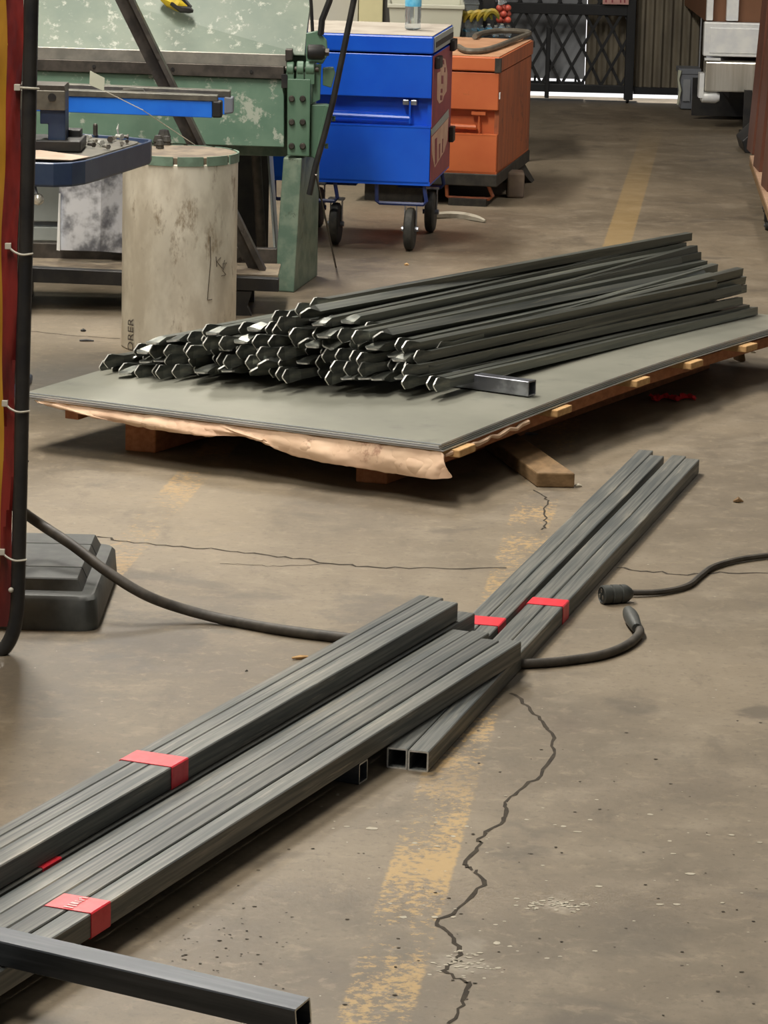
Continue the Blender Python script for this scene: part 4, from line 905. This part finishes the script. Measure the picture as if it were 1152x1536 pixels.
# kraft paper
bot = [(682, 719), (650, 719), (618, 716), (572, 707), (530, 700), (490, 696), (440, 684), (408, 672), (396, 658), (386, 664), (376, 654), (340, 655), (300, 653), (250, 648), (190, 637), (130, 623), (82, 606)]
vs = []; nrow = 7
for i, (x, y) in enumerate(bot):
    pb_ = G(x, y, .05); u_ = max(-.02, min(1.2, (pb_ - SB0).dot(e1)))
    t_ = SP(u_, .004, zpl - .001)
    # the lower edge hangs a little outside the sheet edge
    d = ray(x, y); o_ = CP - t_; n_ = -e2; k_ = (.022 + .012 * math.sin(i * 1.7) - o_.dot(n_)) / d.dot(n_); low = CP + d * k_
    for r in range(nrow):
        f = r / (nrow - 1); p = t_.lerp(low, f) + (-e2) * (.012 * math.sin(math.pi * f) + .004 * math.sin(i * 2.3 + f * 5)) ; vs.append(p)
fs = [(i * nrow + r, i * nrow + r + 1, (i + 1) * nrow + r + 1, (i + 1) * nrow + r) for i in range(len(bot) - 1) for r in range(nrow - 1)]
kp = solo('kraft_paper', MB().add(vs, fs), M_KRAFT, 'crumpled brown kraft paper hanging from the front of the sheet stack', 'paper', smooth=True)
sd = kp.modifiers.new('thickness', 'SOLIDIFY'); sd.thickness = .0012
tx_ = bpy.data.textures.new('crumple', 'CLOUDS'); tx_.noise_scale = .05
sb_ = kp.modifiers.new('smooth', 'SUBSURF'); sb_.levels = 3; sb_.render_levels = 3
dm_ = kp.modifiers.new('crumple', 'DISPLACE'); dm_.texture = tx_; dm_.strength = .014; dm_.mid_level = .5
# paper rolled along the right edge
rp = [SP(-.002 - .006 * abs(math.sin(i * 1.3)), .02 + i * .035, zpl - .012 + .004 * math.sin(i * 2.1)) for i in range(14)]
solo('paper_edge', MB().tube(rp, [.004 + .003 * abs(math.sin(i * .9)) for i in range(14)], 6), M_KRAFT, 'torn kraft paper edge along the right side of the sheets', 'paper', smooth=True)

# ------------------------------------------------------------------ heap of steel pickets with pinched points
picket_cache = {}
def picket(p0, p1, rot, flip=0):
    """square tube from p0 (pinched, pointed end) to p1 (open end); mesh shared between pickets of one length"""
    d = (p1 - p0).normalized(); ln = round((p1 - p0).length / .04) * .04
    key = (ln, flip)
    if key not in picket_cache:
        hs = .0118
        prof = [(0, .0021, .0026), (.017, .0021, .0185), (.028, .0024, .0185), (.042, .0065, .0165), (.066, hs, hs), (ln, hs, hs), (ln, hs - .0022, hs - .0022), (ln - .05, hs - .0022, hs - .0022)]
        rings = []
        for x, a, b in prof:
            if flip: a, b = b, a
            rings.append([V((x, -a, -b)), V((x, a, -b)), V((x, a, b)), V((x, -a, b))])
        mb = MB().loft(rings)
        o = mkobj('fence_picket', mb, M_BAR, V((0, 0, 0))); me = o.data; bpy.data.objects.remove(o)
        me.materials.append(M_CUT)
        for pg in me.polygons:
            c = sum((me.vertices[k].co for k in pg.vertices), V((0, 0, 0))) / len(pg.vertices)
            off = abs(c.y) if flip else abs(c.z)
            if c.x < .001 or (c.x < .023 and off > .006) or abs(c.x - ln) < 1e-4: pg.material_index = 1
        picket_cache[key] = me
    o = bpy.data.objects.new('fence_picket', picket_cache[key]); COL.objects.link(o)
    sd = V((0, 0, 1)).cross(d).normalized(); up = d.cross(sd)
    mw = Matrix((d, sd, up)).transposed().to_4x4() @ Matrix.Rotation(rot, 4, 'X'); mw.translation = p0
    o.matrix_world = mw
    return tagit(o, 'dark steel square picket with pinched pointed tip in the heap on the sheet stack', 'steel picket', 'heaped pickets on the steel sheets')
def cut_rot(): return random.uniform(-.14, .14) + (math.pi / 4 if random.random() < .12 else 0)
def lerpt(tab, x):
    if x <= tab[0][0]: return tab[0][1]
    for (a, b), (c, d) in zip(tab, tab[1:]):
        if x <= c: return b + (d - b) * (x - a) / (c - a)
    return tab[-1][1]
NEAR = [(.33, .262), (.42, .305), (.52, .328), (.66, .37), (.78, .33), (.9, .295), (1.0, .268), (1.1, .235), (1.22, .182)]
FAR = [(.14, .22), (.18, .28), (.26, .31), (.36, .375), (.5, .365), (.65, .30), (.86, .2)]
z_sh = ztop + .002
nb = 0
u = .342; PT = .0258
while u < 1.23:
    hN = lerpt(NEAR, u); k = (u - .33) / .9; uf = .155 + .71 * k; hF = lerpt(FAR, uf)
    base = z_sh + lerpt([(.75, .053), (1.0, .03), (1.15, .014)], u); basef = z_sh + .014
    nl = max(0, int(round((hN - .012 - base) / PT)))
    pf_ = max(PT, (hF - .012 - basef) / max(1, nl))
    for l in range(nl + 1):
        f = l / max(1, nl)
        un = u + random.uniform(-.007, .007); vn = lerpt([(.33, .44), (.8, .31), (1.23, .31)], u) + random.uniform(-.04, .08) + .05 * f * (1 if u < .8 else .4)
        uff = uf + random.uniform(-.004, .004); vf = 2.27 + random.uniform(-.12, .1)
        p0 = SB0 + e1 * un + e2 * vn + V((0, 0, base + l * PT))
        p1 = SB0 + e1 * uff + e2 * vf + V((0, 0, basef + l * pf_))
        picket(p0, p1, cut_rot(), 0 if random.random() < .68 else 1); nb += 1
    u += .0365
# the long outer pickets that show along the right side
for (n0, vn, f0, vf) in (((465, 458), .5, (1030, 355), 2.3), ((490, 485), .5, (1030, 368), 2.3), ((545, 495), .55, (1048, 383), 2.3), ((556, 510), .58, (1040, 374), 2.28), ((585, 525), .6, (1065, 404), 2.3), ((655, 524), .64, (1068, 402), 2.3), ((628, 527), .6, (1110, 407), 2.35), ((590, 556), .5, (1110, 420), 2.35), ((625, 560), .5, (1112, 433), 2.36), ((640, 576), .46, (1120, 462), 2.38), ((650, 588), .45, (1130, 470), 2.4)):
    def onv(px, py, v_):
        d = ray(px, py); t_ = (v_ - (CP - SB0).dot(e2)) / d.dot(e2); return CP + d * t_
    p0, p1 = onv(*n0, vn), onv(*f0, vf)
    p0.z = max(p0.z, z_sh + .05); p1.z = max(p1.z, z_sh + .012)
    picket(p0, p1, random.uniform(-.15, .15), 0); nb += 1
# short square tube lying across under the bars
pe = G(798, 585, z_sh + .03); dirx = (G(708, 573, z_sh + .03) - pe).normalized()
pe.z = z_sh + bow((pe - SB0).dot(e2)) + .021; pf = pe + dirx * .8; pf.z = pe.z
so = linear('square_tube', MB().hollow(pe, pf, .04, .04, .0035), pe, pf, M_GALV, 'short open-ended square tube lying under the picket heap on the sheets', 'steel tube')

# ------------------------------------------------------------------ square tubes in the foreground
def sq(p0, p1, label, group=None, w=.038, h=.038, mat=None, side=None):
    o = linear('square_tube', MB().hollow(p0, p1, w, h, .003, side), p0, p1, mat or M_STEEL, label, 'steel tube', group)
    o.data.materials.append(M_CUT)
    for i in range(len(o.data.polygons)):
        if i % 4 in (2, 3): o.data.polygons[i].material_index = 1
    return o
def tape(c, d, w, h, ln, label, slant=0.0):
    c = V(c); d = V(d).normalized(); a, b = c - d * (ln / 2), c + d * (ln / 2)
    return solo('red_tape_band', MB().hollow(a, b, w + .003, h + .003, .0012, ch=.002), M_TAPE, label, 'tape')
# far pairs lying on the floor
def pair(near, far, z, label, gap=.002, ends=(0, 0), fends=(0, 0)):
    a, b = G(*near, z + .038), G(*far, z + .038); d = (b - a).normalized(); s_ = V((d.y, -d.x, 0))
    for k in range(2):
        off = -s_ * (.019 + k * (.038 + gap)) - V((0, 0, .019))
        sq(a + off + d * ends[k], b + off + d * fends[k], label, label_group)
    return a, d, s_
label_group = 'taped pair of tubes by the socket'
a, d, s_ = pair((643, 1128), (1049, 689), 0, 'long grey square tube of the taped pair nearest the ribbed socket', ends=(0, .004), fends=(0, .03))
c = G(840, 905, .038); c = a + d * (c - a).dot(d) - s_ * .039 - V((0, 0, .019))
tape(c, d, .078, .038, .06, 'red tape around the tube pair near the ribbed socket')
label_group = 'taped pair of tubes by the plank'
a2, d2, s2 = pair((738, 949), (996, 684), 0, 'long grey square tube of the taped pair passing beside the old plank', ends=(-.35, -.35), fends=(0, .06))
c = G(735, 936, .038); c = a2 + d2 * ((c - a2).dot(d2) + .02) - s2 * .039 - V((0, 0, .019))
tape(c, d2, .078, .038, .07, 'red tape around the tube pair beside the old plank')
# near bundle
dN = V((.383, .9237, 0)).normalized(); pN = V((dN.y, -dN.x, 0))
def NB(s, t, z): return pN * s + dN * t + V((0, 0, z))
def tt(px, py, z): return G(px, py, z).dot(dN)
S0 = G(175, 1350, .076).dot(pN)
sR = [(G(175, 1350, .076) .dot(pN) + G(775, 965, .076).dot(pN)) / 2][0]
zl = .038 + .019 + .001
T0 = 1.2
sq(NB(sR - .019, T0, zl), NB(sR - .019, tt(776, 962, .076), zl), 'long grey square tube in the taped pair at the outer edge of the big bundle', 'outer pair of the big bundle')
sq(NB(sR - .0605, T0, zl), NB(sR - .0605, tt(737, 960, .076), zl), 'long grey square tube in the taped pair at the outer edge of the big bundle', 'outer pair of the big bundle')
for k, (px, py) in enumerate(((735, 950), (690, 946))):
    sq(NB(sR - .100 - k * .0385, T0, zl), NB(sR - .100 - k * .0385, tt(px, py, .076), zl), 'long grey square tube lying in the middle of the big bundle', 'middle tubes of the big bundle')
for k in range(2):
    sq(NB(sR - .184 - k * .0385, T0, zl), NB(sR - .184 - k * .0385, tt(690, 912, .076) - .03, zl), 'long grey square tube under the raised taped stack of the big bundle', 'bottom tubes of the big bundle')
zu = zl + .038 + .0006
sT = sR - .172; ws_ = (.040, .030, .023); off_ = (.020, .0560, .0835)
for k, (px, py) in enumerate(((700, 906), (678, 899), (655, 896))):
    s__ = sT - off_[k]
    sq(NB(s__, T0, zu), NB(s__, tt(px, py, .115), zu), 'long grey square tube in the raised taped stack of the big bundle', 'raised tubes of the big bundle', w=ws_[k])
tape(NB(sR - .039, tt(128, 1358, .077) , zl), dN, .078, .038, .062, 'red printed tape around the outer pair of the big bundle')
tape(NB(sT - .0475, tt(250, 1142, .115), zu), dN, .096, .038, .062, 'red tape around the raised stack of the big bundle')
tape(NB(sR - .184, tt(82, 1296, .076), zl), dN, .038, .038, .06, 'small red tape on the bottom tube beside the raised stack')
# white print on the tape
tp = [o for o in COL.objects if o.get('label', '').startswith('red printed tape')][0]
cpt = NB(sR - .041, tt(128, 1358, .077), zl + .0212)
for k, (a_, b_, wd, ln) in enumerate(((-.024, 0, .016, .005), (-.014, .001, .016, .005), (-.004, 0, .013, .008), (.005, .001, .012, .004), (.013, .003, .009, .004), (.019, -.003, .005, .004), (.024, .003, .009, .003))):
    part('tape_print', MB().box(cpt + dN * a_ + pN * b_, (wd, ln, .0006), (pN, dN, V((0, 0, 1)))), M_TAPEW, tp)
# support tube under the bundle
ce = G(545, 1158, .019); cd = pN
sq(V((ce.x, ce.y, .0195)), V((ce.x, ce.y, .0195)) - pN * .22, 'short square tube lying crosswise under the big bundle', mat=M_STEELD)
# loose dark tube in front, resting on the bundle and on the floor
fa, fb_ = G(0, 1419, .1015), G(455, 1525, .1015)
fd = (fb_ - fa).normalized(); fa2 = fa - fd * .1
sdd = fd.cross(V((0, 0, 1))).normalized(); upd = sdd.cross(fd); roll_ = math.radians(9)
sq(fa2, fb_, 'dark bluish square tube laid across the near end of the bundle', w=.040, h=.040, mat=M_STEELD, side=sdd * math.cos(roll_) - upd * math.sin(roll_))

# ------------------------------------------------------------------ scraps on the floor
rg = MB(); nx_, ny_ = 16, 6; vs = []
for i in range(nx_ + 1):
    for j in range(ny_ + 1):
        p = G(975 + 68 * i / nx_, 599 + 1.5 * math.sin(i * .9), 0)
        hgt = .004 + .014 * abs(math.sin(i * 1.1 + .5 * j)) * math.sin(math.pi * min(1, max(0, j / ny_)))
        vs.append(p + V((.004 * math.sin(j * 2.2 + i), (j / ny_ - .5) * (.05 + .025 * math.sin(i * .8)), hgt)))
rg.add(vs, [(i * (ny_ + 1) + j, (i + 1) * (ny_ + 1) + j, (i + 1) * (ny_ + 1) + j + 1, i * (ny_ + 1) + j + 1) for i in range(nx_) for j in range(ny_)])
solo('red_rag', rg, M_RAG, 'scrap of red rag on the floor beside the sheet stack', 'rag')
p = G(450, 986, .004)
solo('wood_chip', MB().tube([p + V((-.016, -.006, 0)), p, p + V((.016, .008, 0))], [.002, .005, .002], 5), M_WOODP, 'pale wood chip on the floor beside the big bundle', 'wood chip')
p = G(1107, 752, .003)
solo('dry_leaf', MB().tube([p + V((-.012, 0, 0)), p + V((0, .002, .004)), p + V((.014, 0, 0))], [.002, .008, .001], 6), M_WOODO, 'small dry brown leaf on the open floor beside the tubes', 'leaf')
p = G(315, 499, .003)
for px, py, m_, nm, lb in ((125, 496, M_BLACKM, 'metal_scrap', 'small black metal scrap on the floor left of the drum'), (130, 511, M_BLACKM, 'metal_strip', 'short black strip on the floor left of the drum'), (38, 692, M_DIRTY, 'metal_scrap', 'small dark lump on the floor behind the welding screen'), (795, 651, M_GALV, 'metal_scrap', 'thin grey metal offcut under the sheet stack'), (1130, 528, M_SPLAT, 'pebble', 'pale pebble under the far end of the sheets'), (610, 397, M_WOODP, 'wood_chip', 'tiny wood chip on the floor in front of the blue box'), (868, 729, M_SPLAT, 'pebble', 'white crumb beside the end of the old plank'), (370, 1007, M_DIRTY, 'grit_lump', 'small dark grit lump beside the black cable')):
    p = G(px, py, .003); k = 1.6 if 'strip' in nm or 'offcut' in lb else .6
    if 'grit' in nm: k = .2
    solo(nm, MB().tube([p - V((.014 * k, 0, 0)), p + V((0, .003, .001)), p + V((.014 * k, .002, 0))], [.003 * min(1, k * 2), .006 * min(1, k * 2) if k < 1 else .004, .002 * min(1, k * 2)], 5), m_, lb, 'scrap')

# ceiling lamp housings (above the view)
for (lx, ly, le) in LAMPS:
    t = thing('ceiling_lamp', 'long tube lamp hanging from the ceiling', 'lamp', (lx, ly, 4.6), 'ceiling lamps')
    part('housing', MB().b2(lx - .3, lx + .3, ly - 1.25, ly + 1.25, 4.62, 4.7), M_WHITEP, t)
    part('cord', MB().b2(lx - .01, lx + .01, ly - .01, ly + .01, 4.7, 5.0), M_BLACKM, t)
print('bars', nb)
